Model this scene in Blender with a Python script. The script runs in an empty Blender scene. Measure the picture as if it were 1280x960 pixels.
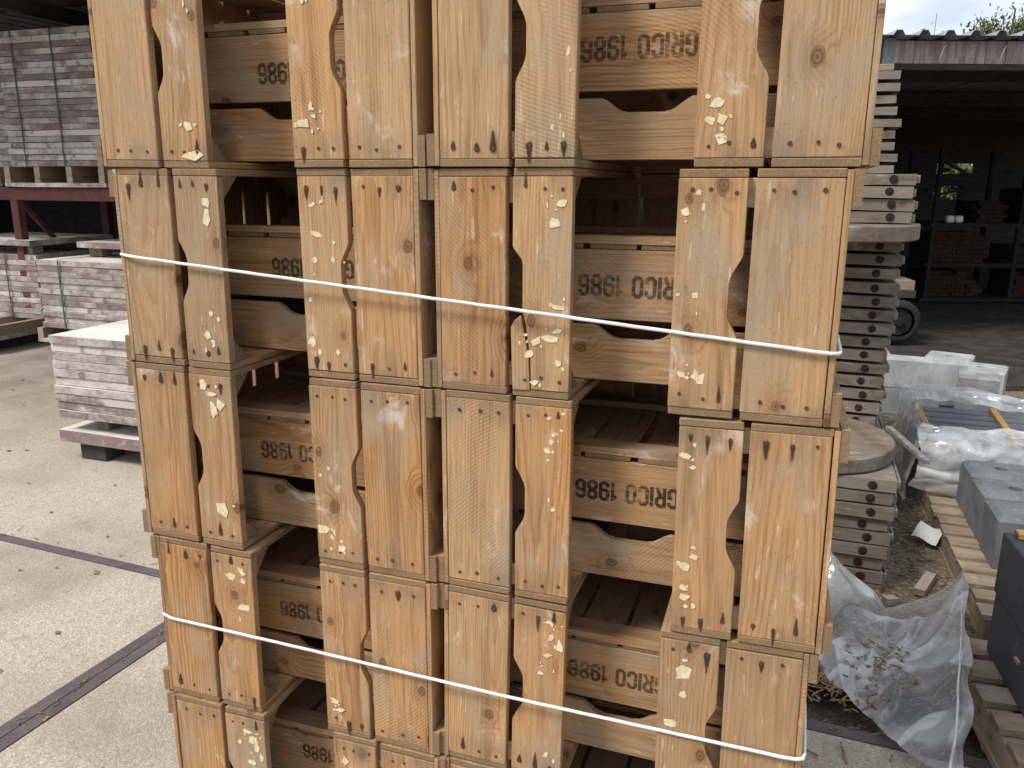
import bpy, bmesh, math, random
from mathutils import Vector, Matrix, Euler, noise as mnoise

scene = bpy.context.scene
COL = scene.collection
RND = random.Random(1986)
R = math.radians

# ------------------------------------------------------------------ camera
cam_data = bpy.data.cameras.new('camera')
cam = bpy.data.objects.new('camera', cam_data)
COL.objects.link(cam)
CAM = Vector((0.4094, -1.3336, 1.7207))
FW = Vector((-0.31455, 0.91821, -0.23965))
RT = Vector((0.94530, 0.32614, 0.00690))
RT = (RT - FW * RT.dot(FW)).normalized()
FW.normalize()
UP = RT.cross(FW)
cam.matrix_world = Matrix(((RT.x, UP.x, -FW.x, CAM.x), (RT.y, UP.y, -FW.y, CAM.y),
                           (RT.z, UP.z, -FW.z, CAM.z), (0, 0, 0, 1)))
cam_data.sensor_fit = 'HORIZONTAL'
cam_data.sensor_width = 36
cam_data.lens = 1003.6 / 1280 * 36
cam_data.clip_start = 0.05
cam_data.clip_end = 2000
scene.camera = cam

# ------------------------------------------------------------------ light
SUN_DIR = Vector((-0.50, -0.62, 1.0)).normalized()
sun_data = bpy.data.lights.new('sun', 'SUN')
sun_data.energy = 2.5
sun_data.angle = R(15)
sun_data.color = (1.0, 0.95, 0.87)
sun = bpy.data.objects.new('sun', sun_data)
sun.rotation_euler = SUN_DIR.to_track_quat('Z', 'Y').to_euler()
sun.location = SUN_DIR * 30
COL.objects.link(sun)

world = bpy.data.worlds.new('World')
scene.world = world
world.use_nodes = True
nt = world.node_tree
nt.nodes.clear()
def wn(t, **k):
    n = nt.nodes.new(t)
    for a, b in k.items():
        setattr(n, a, b)
    return n
sky = wn('ShaderNodeTexSky', sky_type='NISHITA', sun_disc=False)
sky.sun_elevation = math.asin(SUN_DIR.z)
sky.sun_rotation = math.atan2(SUN_DIR.x, SUN_DIR.y)
tc = wn('ShaderNodeTexCoord')
mp = wn('ShaderNodeMapping')
mp.inputs['Scale'].default_value = (1.2, 1.2, 3.2)
nz = wn('ShaderNodeTexNoise')
nz.inputs['Scale'].default_value = 2.2
nz.inputs['Detail'].default_value = 6
rp = wn('ShaderNodeValToRGB')
rp.color_ramp.elements[0].position = 0.30
rp.color_ramp.elements[0].color = (0.42, 0.42, 0.42, 1)
rp.color_ramp.elements[1].position = 0.60
rp.color_ramp.elements[1].color = (0.97, 0.97, 0.97, 1)
mx = wn('ShaderNodeMix', data_type='RGBA')
nz2 = wn('ShaderNodeTexNoise')
nz2.inputs['Scale'].default_value = 5.5
nz2.inputs['Detail'].default_value = 7
rp2 = wn('ShaderNodeValToRGB')
rp2.color_ramp.elements[0].position = 0.36
rp2.color_ramp.elements[0].color = (0.58, 0.63, 0.70, 1)
rp2.color_ramp.elements[1].position = 0.60
rp2.color_ramp.elements[1].color = (0.86, 0.89, 0.92, 1)
gain = wn('ShaderNodeMix', data_type='RGBA', blend_type='MULTIPLY')
gain.inputs[0].default_value = 1
gain.inputs[7].default_value = (9.4, 9.4, 9.4, 1)
nt.links.new(mp.outputs[0], nz2.inputs['Vector'])
nt.links.new(nz2.outputs['Fac'], rp2.inputs[0])
nt.links.new(rp2.outputs[0], gain.inputs[6])
nt.links.new(gain.outputs[2], mx.inputs[6 + 1])
bg = wn('ShaderNodeBackground')
bg.inputs['Strength'].default_value = 0.1
ow = wn('ShaderNodeOutputWorld')
nt.links.new(tc.outputs['Generated'], mp.inputs['Vector'])
nt.links.new(mp.outputs[0], nz.inputs['Vector'])
nt.links.new(nz.outputs['Fac'], rp.inputs[0])
nt.links.new(rp.outputs[0], mx.inputs[0])
nt.links.new(sky.outputs[0], mx.inputs[6])
nt.links.new(mx.outputs[2], bg.inputs[0])
nt.links.new(bg.outputs[0], ow.inputs[0])
scene.view_settings.view_transform = 'Standard'
scene.view_settings.look = 'None'
scene.view_settings.gamma = 1
scene.view_settings.use_curve_mapping = False
scene.view_settings.exposure = 0.60

# ------------------------------------------------------------------ materials
class NB:
    """small node-tree builder"""
    def __init__(self, name):
        self.m = bpy.data.materials.new(name)
        self.m.use_nodes = True
        self.t = self.m.node_tree
        self.t.nodes.clear()
        self.out = self.t.nodes.new('ShaderNodeOutputMaterial')
        self.p = self.t.nodes.new('ShaderNodeBsdfPrincipled')
        self.t.links.new(self.p.outputs[0], self.out.inputs[0])
    def set(self, sock, v):
        if isinstance(v, bpy.types.NodeSocket):
            self.t.links.new(v, sock)
        elif isinstance(v, (tuple, list)) and len(v) == 3 and sock.type == 'RGBA':
            sock.default_value = (*v, 1)
        else:
            sock.default_value = v
    def node(self, typ, **k):
        n = self.t.nodes.new(typ)
        for a, b in k.items():
            setattr(n, a, b)
        return n
    def math(self, op, a, b=0.0, c=0.0, clamp=False):
        n = self.node('ShaderNodeMath', operation=op, use_clamp=clamp)
        self.set(n.inputs[0], a); self.set(n.inputs[1], b); self.set(n.inputs[2], c)
        return n.outputs[0]
    def vmath(self, op, a, b=(0, 0, 0)):
        n = self.node('ShaderNodeVectorMath', operation=op)
        self.set(n.inputs[0], a); self.set(n.inputs[1], b)
        return n.outputs[0]
    def xyz(self, x, y, z):
        n = self.node('ShaderNodeCombineXYZ')
        self.set(n.inputs[0], x); self.set(n.inputs[1], y); self.set(n.inputs[2], z)
        return n.outputs[0]
    def sep(self, v):
        n = self.node('ShaderNodeSeparateXYZ')
        self.set(n.inputs[0], v)
        return n.outputs
    def noise(self, vec, scale, detail=3, rough=0.55, dist=0.0):
        n = self.node('ShaderNodeTexNoise')
        self.set(n.inputs['Vector'], vec)
        n.inputs['Scale'].default_value = scale
        n.inputs['Detail'].default_value = detail
        n.inputs['Roughness'].default_value = rough
        n.inputs['Distortion'].default_value = dist
        return n.outputs['Fac']
    def step(self, v, lo, hi, a=0.0, b=1.0, smooth=True):
        n = self.node('ShaderNodeMapRange', interpolation_type='SMOOTHSTEP' if smooth else 'LINEAR')
        self.set(n.inputs[0], v); self.set(n.inputs[1], lo); self.set(n.inputs[2], hi)
        self.set(n.inputs[3], a); self.set(n.inputs[4], b)
        return n.outputs[0]
    def mix(self, f, a, b, blend='MIX'):
        n = self.node('ShaderNodeMix', data_type='RGBA', blend_type=blend)
        self.set(n.inputs[0], f); self.set(n.inputs[6], a); self.set(n.inputs[7], b)
        return n.outputs[2]
    def scl(self, v, s):
        return self.vmath('MULTIPLY', v, s)
    def coord(self, o='Object'):
        return self.node('ShaderNodeTexCoord').outputs[o]
    def bump(self, h, strength=0.3, dist=0.002):
        n = self.node('ShaderNodeBump')
        n.inputs['Strength'].default_value = strength
        n.inputs['Distance'].default_value = dist
        self.set(n.inputs['Height'], h)
        self.t.links.new(n.outputs[0], self.p.inputs['Normal'])
    def base(self, c, rough=0.8, spec=0.3, metal=0.0):
        self.set(self.p.inputs['Base Color'], c)
        self.set(self.p.inputs['Roughness'], rough)
        self.set(self.p.inputs['Specular IOR Level'], spec)
        self.set(self.p.inputs['Metallic'], metal)
        return self.m

def wood_material(name, light, dark, orange, grey, ring_k=1.0, grey_k=1.0, chalk_k=1.0, saw_k=1.0, endc=(0.13, 0.085, 0.045)):
    """Sawn softwood: growth rings of a log cut lengthwise, knots, saw marks, weathering. Grain runs along local X;
    obj.color carries three random numbers per board."""
    b = NB(name)
    P = b.coord()
    oi = b.node('ShaderNodeObjectInfo')
    cs = b.sep(oi.outputs['Color'])
    r1, r2, r3 = cs[0], cs[1], cs[2]
    off = b.xyz(b.math('MULTIPLY', r1, 31.7), b.math('MULTIPLY', r2, 57.3), b.math('MULTIPLY', r3, 91.1))
    x, y, z = b.sep(P)[:3]
    Po = b.vmath('ADD', P, off)
    n1 = b.noise(b.scl(Po, (1.3, 7.0, 7.0)), 1.0, 2)
    n2 = b.noise(b.scl(Po, (7.0, 30.0, 30.0)), 1.0, 2)
    # knots
    kx = b.math('MULTIPLY', x, 5.6); kz = b.math('MULTIPLY', z, 8.0)
    kv = b.vmath('ADD', b.xyz(kx, kz, 0.0), off)
    vo = b.node('ShaderNodeTexVoronoi', voronoi_dimensions='2D', feature='F1')
    b.set(vo.inputs['Vector'], kv); vo.inputs['Scale'].default_value = 1.0
    kd = vo.outputs['Distance']
    gate = b.step(b.sep(vo.outputs['Color'])[0], 0.50, 0.52)
    kcore = b.math('MULTIPLY', gate, b.step(b.math('ADD', kd, b.math('MULTIPLY', b.math('SUBTRACT', n2, 0.5), 0.10)), b.math('ADD', 0.055, b.math('MULTIPLY', b.sep(vo.outputs['Color'])[1], 0.055)), b.math('ADD', 0.035, b.math('MULTIPLY', b.sep(vo.outputs['Color'])[1], 0.05))))
    khalo = b.math('MULTIPLY', gate, b.step(kd, 0.30, 0.05))
    # rings
    yy = b.math('ADD', b.math('ADD', y, b.math('ADD', 0.014, b.math('MULTIPLY', r1, 0.11))),
                b.math('MULTIPLY', x, b.math('MULTIPLY', b.math('SUBTRACT', r3, 0.5), 0.085)))
    zz = b.math('ADD', b.math('ADD', z, b.math('MULTIPLY', b.math('SUBTRACT', r2, 0.5), 0.15)),
                b.math('MULTIPLY', x, b.math('MULTIPLY', b.math('SUBTRACT', r1, 0.5), 0.05)))
    rad = b.math('SQRT', b.math('ADD', b.math('MULTIPLY', yy, yy), b.math('MULTIPLY', zz, zz)))
    rad = b.math('ADD', rad, b.math('MULTIPLY', b.math('SUBTRACT', n1, 0.5), 0.034))
    rad = b.math('ADD', rad, b.math('MULTIPLY', b.math('SUBTRACT', n2, 0.5), 0.006))
    rad = b.math('ADD', rad, b.math('MULTIPLY', khalo, 0.014))
    spacing = b.math('ADD', 0.0042, b.math('MULTIPLY', b.math('FRACT', b.math('MULTIPLY', r1, 3.7)), 0.0046))
    fr = b.math('FRACT', b.math('DIVIDE', rad, spacing))
    ring = b.math('MULTIPLY', b.step(fr, 0.40, 0.88), b.step(fr, 1.0, 0.90))
    ringamp = b.step(b.noise(b.scl(Po, (2.5, 14, 14)), 1.0, 2), 0.30, 0.62, 0.22, 1.0)
    ringamp = b.math('MULTIPLY', ringamp, b.math('ADD', 0.35, b.math('MULTIPLY', r2, 0.65)))
    ring = b.math('MULTIPLY', ring, b.math('MULTIPLY', ringamp, ring_k))
    # fibre
    fib = b.noise(b.scl(Po, (9.0, 300.0, 300.0)), 1.0, 3, 0.6)
    fib2 = b.noise(b.scl(Po, (3.0, 70.0, 70.0)), 1.0, 2, 0.6)
    # saw marks: wide arcs of a circular saw
    ax = b.math('ADD', x, b.math('MULTIPLY', b.math('SUBTRACT', r3, 0.5), 1.6))
    az = b.math('SUBTRACT', z, b.math('ADD', 0.25, b.math('MULTIPLY', r2, 0.35)))
    arc = b.math('SQRT', b.math('ADD', b.math('MULTIPLY', ax, ax), b.math('MULTIPLY', az, az)))
    arc = b.math('ADD', arc, b.math('MULTIPLY', n2, 0.003))
    saw = b.math('ADD', 0.5, b.math('MULTIPLY', b.math('SINE', b.math('MULTIPLY', arc, 6.2832 / 0.0065)), 0.5))
    sawm = b.math('MULTIPLY', b.step(b.math('FRACT', b.math('MULTIPLY', r1, 7.31)), 0.42, 0.62),
                  b.step(b.noise(b.scl(Po, (5, 9, 9)), 1.0, 2), 0.40, 0.60))
    saw = b.math('MULTIPLY', b.math('MULTIPLY', saw, sawm), saw_k)
    # colour
    tone = b.mix(r2, light, dark)
    tone = b.mix(b.math('MULTIPLY', b.math('FRACT', b.math('MULTIPLY', r3, 5.77)), 0.8), tone, orange)
    blotch = b.noise(b.scl(Po, (3.0, 7.0, 7.0)), 1.0, 4, 0.6)
    tone = b.mix(b.step(blotch, 0.38, 0.68, 0.0, 0.55), tone, b.mix(0.5, dark, grey))
    tone = b.mix(b.math('MULTIPLY', ring, 0.70), tone, b.mix(1.0, tone, (0.46, 0.30, 0.18), 'MULTIPLY'))
    tone = b.mix(b.step(fib, 0.44, 0.68, 0.0, 0.62), tone, b.mix(1.0, tone, (0.62, 0.52, 0.42), 'MULTIPLY'))
    tone = b.mix(b.step(fib2, 0.40, 0.72, 0.0, 0.30), tone, b.mix(1.0, tone, (0.72, 0.66, 0.58), 'MULTIPLY'))
    tone = b.mix(b.math('MULTIPLY', saw, 0.27), tone, b.mix(1.0, tone, (0.50, 0.43, 0.36), 'MULTIPLY'))
    # weathering grey and chalky smears
    we = b.noise(b.scl(Po, (4.5, 8.0, 8.0)), 1.0, 5, 0.62)
    tone = b.mix(b.math('MULTIPLY', b.step(we, 0.46, 0.72), 0.68 * grey_k), tone, grey)
    al = oi.outputs['Alpha']
    tone = b.mix(b.math('MULTIPLY', al, b.step(b.noise(b.scl(Po, (2.0, 6.0, 6.0)), 1.0, 4, 0.6), 0.30, 0.60, 0.25, 0.78)), tone, b.mix(0.45, grey, b.mix(1.0, tone, (0.62, 0.58, 0.54), 'MULTIPLY')))
    ch = b.noise(b.scl(b.vmath('ADD', Po, (3.3, 1.7, 9.1)), (11.0, 17.0, 17.0)), 1.0, 5, 0.66, 0.7)
    chm = b.math('MULTIPLY', b.step(ch, 0.54, 0.70), b.step(b.noise(b.scl(Po, (4.2, 8.5, 8.5)), 1.0, 2), 0.50, 0.64))
    tone = b.mix(b.math('MULTIPLY', chm, 0.62 * chalk_k), tone, (0.56, 0.50, 0.43))
    # scratches, pale wear and fine specks
    sc = b.noise(b.scl(b.vmath('ADD', Po, (2.2, 6.6, 5.5)), (16.0, 130.0, 130.0)), 1.0, 2, 0.5, 0.4)
    tone = b.mix(b.step(sc, 0.66, 0.74, 0.0, 0.42), tone, (0.66, 0.54, 0.38))
    sp = b.noise(b.scl(Po, (190, 260, 260)), 1.0, 2, 0.6)
    tone = b.mix(b.step(sp, 0.60, 0.72, 0.0, 0.42), tone, b.mix(1.0, tone, (0.45, 0.38, 0.30), 'MULTIPLY'))
    # dark grime spots
    gr = b.noise(b.scl(b.vmath('ADD', Po, (7.7, 4.1, 2.9)), (13, 28, 28)), 1.0, 4, 0.6)
    tone = b.mix(b.step(gr, 0.66, 0.80, 0.0, 0.55), tone, (0.10, 0.065, 0.038))
    ax2 = b.math('ABSOLUTE', x)
    eg = b.math('MULTIPLY', b.step(ax2, 0.115, 0.185), b.step(b.noise(b.scl(Po, (9, 16, 16)), 1.0, 4, 0.62), 0.40, 0.66))
    tone = b.mix(b.math('MULTIPLY', eg, 0.42 * grey_k), tone, (0.135, 0.098, 0.065))
    zs = b.noise(b.scl(b.vmath('ADD', Po, (1.9, 8.8, 4.4)), (1.4, 22.0, 22.0)), 1.0, 3, 0.6)
    tone = b.mix(b.step(zs, 0.55, 0.72, 0.0, 0.40 * grey_k), tone, b.mix(1.0, tone, (0.52, 0.44, 0.36), 'MULTIPLY'))
    # knots last
    tone = b.mix(b.math('MULTIPLY', khalo, 0.40), tone, b.mix(1.0, tone, (0.62, 0.44, 0.30), 'MULTIPLY'))
    kring = b.step(b.math('SINE', b.math('MULTIPLY', kd, 150.0)), -0.4, 0.9, 0.55, 0.95)
    tone = b.mix(b.math('MULTIPLY', kcore, kring), tone, (0.115, 0.060, 0.028))
    # end grain
    nx = b.math('ABSOLUTE', b.sep(b.coord('Normal'))[0])
    endf = b.step(nx, 0.6, 0.85)
    en = b.noise(b.scl(Po, (60, 420, 420)), 1.0, 3, 0.6)
    endcol = b.mix(b.step(en, 0.35, 0.7), b.mix(1.0, endc, (0.72, 0.68, 0.64), 'MULTIPLY'), b.mix(0.35, endc, tone))
    tone = b.mix(b.math('MULTIPLY', endf, 0.9), tone, endcol)
    h = b.math('ADD', b.math('MULTIPLY', fib, 0.5), b.math('ADD', b.math('MULTIPLY', ring, -0.35), b.math('MULTIPLY', saw, -0.55)))
    b.bump(h, 0.55, 0.0011)
    return b.base(tone, b.step(fib, 0.2, 0.8, 0.62, 0.85), 0.25)

M = {}
M['crate'] = wood_material('crate_wood', (0.535, 0.358, 0.190), (0.390, 0.232, 0.108), (0.490, 0.240, 0.086), (0.33, 0.265, 0.19), grey_k=1.15, chalk_k=1.3, endc=(0.225, 0.155, 0.09))
M['post'] = wood_material('post_wood', (0.66, 0.52, 0.33), (0.52, 0.38, 0.22), (0.56, 0.37, 0.19), (0.42, 0.36, 0.27), 0.6)
M['grey_board'] = wood_material('weathered_board', (0.265, 0.235, 0.195), (0.135, 0.113, 0.09), (0.175, 0.138, 0.10), (0.285, 0.27, 0.245),
                                1.25, 1.3, 1.0, 1.0, (0.22, 0.20, 0.17))
M['pallet'] = wood_material('pallet_wood', (0.44, 0.365, 0.265), (0.29, 0.23, 0.155), (0.34, 0.25, 0.15), (0.33, 0.30, 0.26), 0.8, 1.2, 0.7, 1.0, (0.2, 0.15, 0.1))
M['lath'] = wood_material('new_lath_wood', (0.62, 0.42, 0.17), (0.42, 0.24, 0.09), (0.55, 0.30, 0.10), (0.42, 0.33, 0.2), 0.8, 0.4, 0.3)

def white_board():
    b = NB('lime_washed_board')
    P = b.coord(); oi = b.node('ShaderNodeObjectInfo'); cs = b.sep(oi.outputs['Color'])
    off = b.xyz(b.math('MULTIPLY', cs[0], 31.7), b.math('MULTIPLY', cs[1], 57.3), b.math('MULTIPLY', cs[2], 91.1))
    Po = b.vmath('ADD', P, off)
    base = b.mix(cs[0], (0.150, 0.106, 0.094), (0.205, 0.172, 0.158))
    base = b.mix(b.step(b.noise(b.scl(Po, (2.0, 2.0, 3)), 1.0, 2), 0.50, 0.64, 0, .8), base, (0.19, 0.115, 0.105))
    w = b.noise(b.scl(Po, (3.2, 3.2, 5)), 1.0, 5, 0.66)
    w2 = b.noise(b.scl(Po, (26, 26, 60)), 1.0, 3, 0.7)
    wf = b.math('ADD', b.math('ADD', b.math('MULTIPLY', w, 0.80), b.math('MULTIPLY', w2, 0.22)), b.math('MULTIPLY', b.math('SUBTRACT', cs[1], 0.5), 0.16))
    c = b.mix(b.step(wf, 0.40, 0.64, 0.08, 0.88), base, b.mix(cs[2], (0.44, 0.40, 0.375), (0.62, 0.58, 0.545)))
    c = b.mix(b.step(b.noise(b.scl(Po, (9, 9, 6)), 1.0, 2), 0.60, 0.68, 0.0, 0.65), c, (0.12, 0.105, 0.10))
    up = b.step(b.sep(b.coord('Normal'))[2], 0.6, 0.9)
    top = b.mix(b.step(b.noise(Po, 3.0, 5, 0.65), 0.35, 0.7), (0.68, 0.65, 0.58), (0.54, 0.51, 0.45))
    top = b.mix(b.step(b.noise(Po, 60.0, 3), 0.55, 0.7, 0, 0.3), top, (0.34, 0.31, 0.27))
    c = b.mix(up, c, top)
    b.bump(w2, 0.4, 0.003)
    return b.base(c, 0.9, 0.15)
M['white_board'] = white_board()

def concrete_yard():
    b = NB('exposed_aggregate_concrete')
    P = b.coord('Object'); 
    g = b.node('ShaderNodeNewGeometry').outputs['Position']
    vo = b.node('ShaderNodeTexVoronoi', feature='F1'); b.set(vo.inputs['Vector'], g); vo.inputs['Scale'].default_value = 150
    sp = b.sep(vo.outputs['Color'])
    c = b.mix(sp[0], (0.400, 0.345, 0.268), (0.525, 0.465, 0.372))
    c = b.mix(b.step(sp[1], 0.82, 0.88, 0, 0.50), c, (0.20, 0.17, 0.135))
    c = b.mix(b.step(sp[2], 0.86, 0.92, 0, 0.8), c, (0.60, 0.57, 0.50))
    c = b.mix(b.step(vo.outputs['Distance'], 0.45, 0.85, 0, 0.42), c, (0.24, 0.21, 0.17))
    c = b.mix(b.step(b.noise(g, 480.0, 2), 0.35, 0.7, 0, 0.45), c, (0.30, 0.27, 0.22))
    big = b.noise(g, 1.1, 5, 0.6)
    c = b.mix(b.step(big, 0.42, 0.70, 0, 0.50), c, (0.27, 0.235, 0.19))
    c = b.mix(b.step(b.noise(b.vmath('ADD', g, (5, 3, 0)), 4.5, 5, 0.65), 0.56, 0.72, 0, 0.45), c, (0.22, 0.19, 0.15))
    st = b.noise(b.vmath('ADD', g, (9, 1, 0)), 0.55, 4, 0.55)
    c = b.mix(b.step(st, 0.50, 0.66, 0, 0.55), c, (0.20, 0.175, 0.145))
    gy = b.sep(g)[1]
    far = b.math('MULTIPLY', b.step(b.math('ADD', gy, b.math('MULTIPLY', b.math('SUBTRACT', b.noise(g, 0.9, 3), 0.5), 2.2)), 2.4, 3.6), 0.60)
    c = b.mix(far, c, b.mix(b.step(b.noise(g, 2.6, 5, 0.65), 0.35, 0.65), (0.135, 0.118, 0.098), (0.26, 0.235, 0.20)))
    b.bump(b.math('MULTIPLY', vo.outputs['Distance'], -1.0), 0.5, 0.004)
    return b.base(c, 0.92, 0.15)
M['yard'] = concrete_yard()

def dirt():
    b = NB('trodden_dirt')
    g = b.node('ShaderNodeNewGeometry').outputs['Position']
    n = b.noise(g, 3.0, 6, 0.65); n2 = b.noise(g, 70.0, 4, 0.7)
    c = b.mix(b.step(n, 0.35, 0.65), (0.105, 0.078, 0.055), (0.20, 0.165, 0.125))
    c = b.mix(b.step(n2, 0.45, 0.70, 0, 0.7), c, (0.06, 0.045, 0.032))
    vo = b.node('ShaderNodeTexVoronoi', feature='F1'); b.set(vo.inputs['Vector'], b.scl(g, (1, 1.5, 1))); vo.inputs['Scale'].default_value = 60
    s = b.sep(vo.outputs['Color'])
    c = b.mix(b.step(s[0], 0.78, 0.85, 0, 0.75), c, (0.33, 0.26, 0.18))
    b.bump(b.math('ADD', n2, n), 0.7, 0.012)
    return b.base(c, 0.95, 0.1)
M['dirt'] = dirt()

def simple(name, c1, c2, scale=6.0, rough=0.7, spec=0.3, metal=0.0, stretch=(1, 1, 1), bump=0.2, bd=0.002, lo=0.35, hi=0.68, spots=None):
    b = NB(name)
    P = b.coord(); oi = b.node('ShaderNodeObjectInfo'); cs = b.sep(oi.outputs['Color'])
    Po = b.vmath('ADD', b.scl(P, stretch), b.xyz(b.math('MULTIPLY', cs[0], 31.7), b.math('MULTIPLY', cs[1], 57.3), b.math('MULTIPLY', cs[2], 91.1)))
    n = b.noise(Po, scale, 5, 0.62); f = b.noise(Po, scale * 14, 3, 0.6)
    c = b.mix(b.step(n, lo, hi), c1, c2)
    c = b.mix(b.step(f, 0.35, 0.75, 0, 0.30), c, b.mix(1.0, c, (0.55, 0.55, 0.55), 'MULTIPLY'))
    if spots:
        c = b.mix(b.step(b.noise(Po, scale * 3.3, 4, 0.7), 0.60, 0.70, 0, 0.8), c, spots)
    b.bump(f, bump, bd)
    return b.base(c, b.step(n, 0.3, 0.7, rough, min(1, rough + 0.15)), spec, metal)

M['rim'] = simple('slab_edge_steel', (0.085, 0.070, 0.074), (0.125, 0.102, 0.102), 9, 0.7, 0.3, 0.0, spots=(0.16, 0.13, 0.10))
M['nail'] = simple('rusty_nail', (0.075, 0.040, 0.024), (0.13, 0.07, 0.04), 300, 0.7, 0.3, 0.3)
M['bolt'] = simple('rusty_bolt', (0.020, 0.012, 0.009), (0.050, 0.027, 0.018), 60, 0.75, 0.3, 0.2)
M['edge_steel'] = simple('worn_steel_band', (0.17, 0.155, 0.14), (0.30, 0.285, 0.265), 25, 0.6, 0.4, 0.3, spots=(0.14, 0.08, 0.05))
M['rope'] = simple('white_rope', (0.66, 0.66, 0.66), (0.78, 0.78, 0.78), 40, 0.6, 0.3, bump=0.1, spots=(0.50, 0.48, 0.45))
M['paper'] = simple('torn_label_paper', (0.60, 0.50, 0.31), (0.74, 0.66, 0.48), 90, 0.85, 0.15, bump=0.4, bd=0.001, spots=(0.42, 0.32, 0.19))
M['strap'] = simple('green_strap', (0.035, 0.05, 0.055), (0.06, 0.085, 0.085), 10, 0.5, 0.4)
M['slate'] = simple('dark_slate', (0.090, 0.098, 0.112), (0.135, 0.143, 0.160), 7, 0.55, 0.4, stretch=(0.5, 2, 2), spots=(0.13, 0.135, 0.14))
M['bluestone'] = simple('dark_blue_stone', (0.036, 0.039, 0.045), (0.062, 0.066, 0.074), 6, 0.6, 0.35, spots=(0.10, 0.105, 0.11))
M['post_block'] = simple('grey_cast_stone', (0.110, 0.117, 0.128), (0.165, 0.173, 0.186), 7, 0.7, 0.3, spots=(0.25, 0.26, 0.27))
M['pale_concrete'] = simple('pale_concrete', (0.28, 0.29, 0.295), (0.42, 0.43, 0.435), 6, 0.85, 0.2, stretch=(1, 1, 0.5), spots=(0.24, 0.25, 0.25))
M['mid_concrete'] = simple('grey_concrete', (0.22, 0.225, 0.225), (0.33, 0.335, 0.335), 7, 0.85, 0.2, spots=(0.16, 0.16, 0.16))
M['red_steel'] = simple('red_oxide_steel', (0.075, 0.026, 0.022), (0.115, 0.042, 0.034), 8, 0.6, 0.3, spots=(0.09, 0.04, 0.03))
M['roof_light'] = simple('grey_roof_sheet', (0.24, 0.265, 0.30), (0.31, 0.335, 0.37), 3, 0.8, 0.2)
M['roof'] = simple('fibre_cement_roof', (0.20, 0.225, 0.26), (0.30, 0.325, 0.36), 3, 0.8, 0.2, stretch=(1, 1, 1))
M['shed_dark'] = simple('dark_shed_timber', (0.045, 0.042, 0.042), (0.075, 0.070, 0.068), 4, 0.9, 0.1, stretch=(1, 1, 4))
M['fascia'] = simple('peeling_fascia', (0.27, 0.205, 0.195), (0.46, 0.39, 0.375), 7, 0.85, 0.2, stretch=(2.5, 1, 0.5), spots=(0.55, 0.51, 0.51))
M['rubber'] = simple('tyre_rubber', (0.018, 0.018, 0.019), (0.035, 0.034, 0.033), 12, 0.8, 0.3)
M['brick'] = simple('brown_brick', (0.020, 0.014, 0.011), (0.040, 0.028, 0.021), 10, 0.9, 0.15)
M['white_paint'] = simple('white_paint', (0.68, 0.68, 0.67), (0.80, 0.80, 0.79), 10, 0.6, 0.3)
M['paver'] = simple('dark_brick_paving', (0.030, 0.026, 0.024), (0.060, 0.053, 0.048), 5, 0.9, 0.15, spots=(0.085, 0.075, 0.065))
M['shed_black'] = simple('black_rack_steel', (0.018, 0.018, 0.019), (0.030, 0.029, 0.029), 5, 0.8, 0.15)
M['bark'] = simple('bark', (0.085, 0.065, 0.045), (0.15, 0.12, 0.085), 12, 0.95, 0.1)
M['leaf'] = simple('leaf', (0.060, 0.085, 0.028), (0.115, 0.14, 0.05), 3, 0.6, 0.3)
M['dry'] = simple('dry_litter', (0.17, 0.11, 0.06), (0.36, 0.27, 0.165), 90, 0.9, 0.1)
M['stone_bit'] = simple('small_stone', (0.20, 0.185, 0.165), (0.42, 0.40, 0.36), 60, 0.9, 0.1)

def ink():
    b = NB('stencil_ink')
    P = b.coord(); oi = b.node('ShaderNodeObjectInfo'); cs = b.sep(oi.outputs['Color'])
    Po = b.vmath('ADD', P, b.xyz(b.math('MULTIPLY', cs[0], 31.7), b.math('MULTIPLY', cs[1], 57.3), 0.0))
    n = b.noise(b.scl(Po, (60, 60, 220)), 1.0, 4, 0.7); n2 = b.noise(Po, 18.0, 2)
    a = b.step(b.math('ADD', n, b.math('MULTIPLY', n2, 0.5)), 0.66, 0.90, 0.86, 0.25)
    b.set(b.p.inputs['Alpha'], b.math('MULTIPLY', a, b.math('ADD', 0.68, b.math('MULTIPLY', cs[2], 0.32))))
    return b.base((0.045, 0.032, 0.022), 0.85, 0.15)
M['ink'] = ink()

def stain():
    b = NB('nail_rust_stain')
    P = b.coord()
    n = b.noise(b.scl(P, (200, 200, 90)), 1.0, 4, 0.7)
    at = b.node('ShaderNodeAttribute', attribute_name='edge')
    a = b.math('MULTIPLY', b.step(b.math('ADD', at.outputs['Fac'], b.math('MULTIPLY', b.math('SUBTRACT', n, 0.5), 0.7)), 0.04, 0.42), 0.90)
    b.set(b.p.inputs['Alpha'], a)
    return b.base((0.050, 0.034, 0.024), 0.85, 0.15)
M['stain'] = stain()

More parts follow.
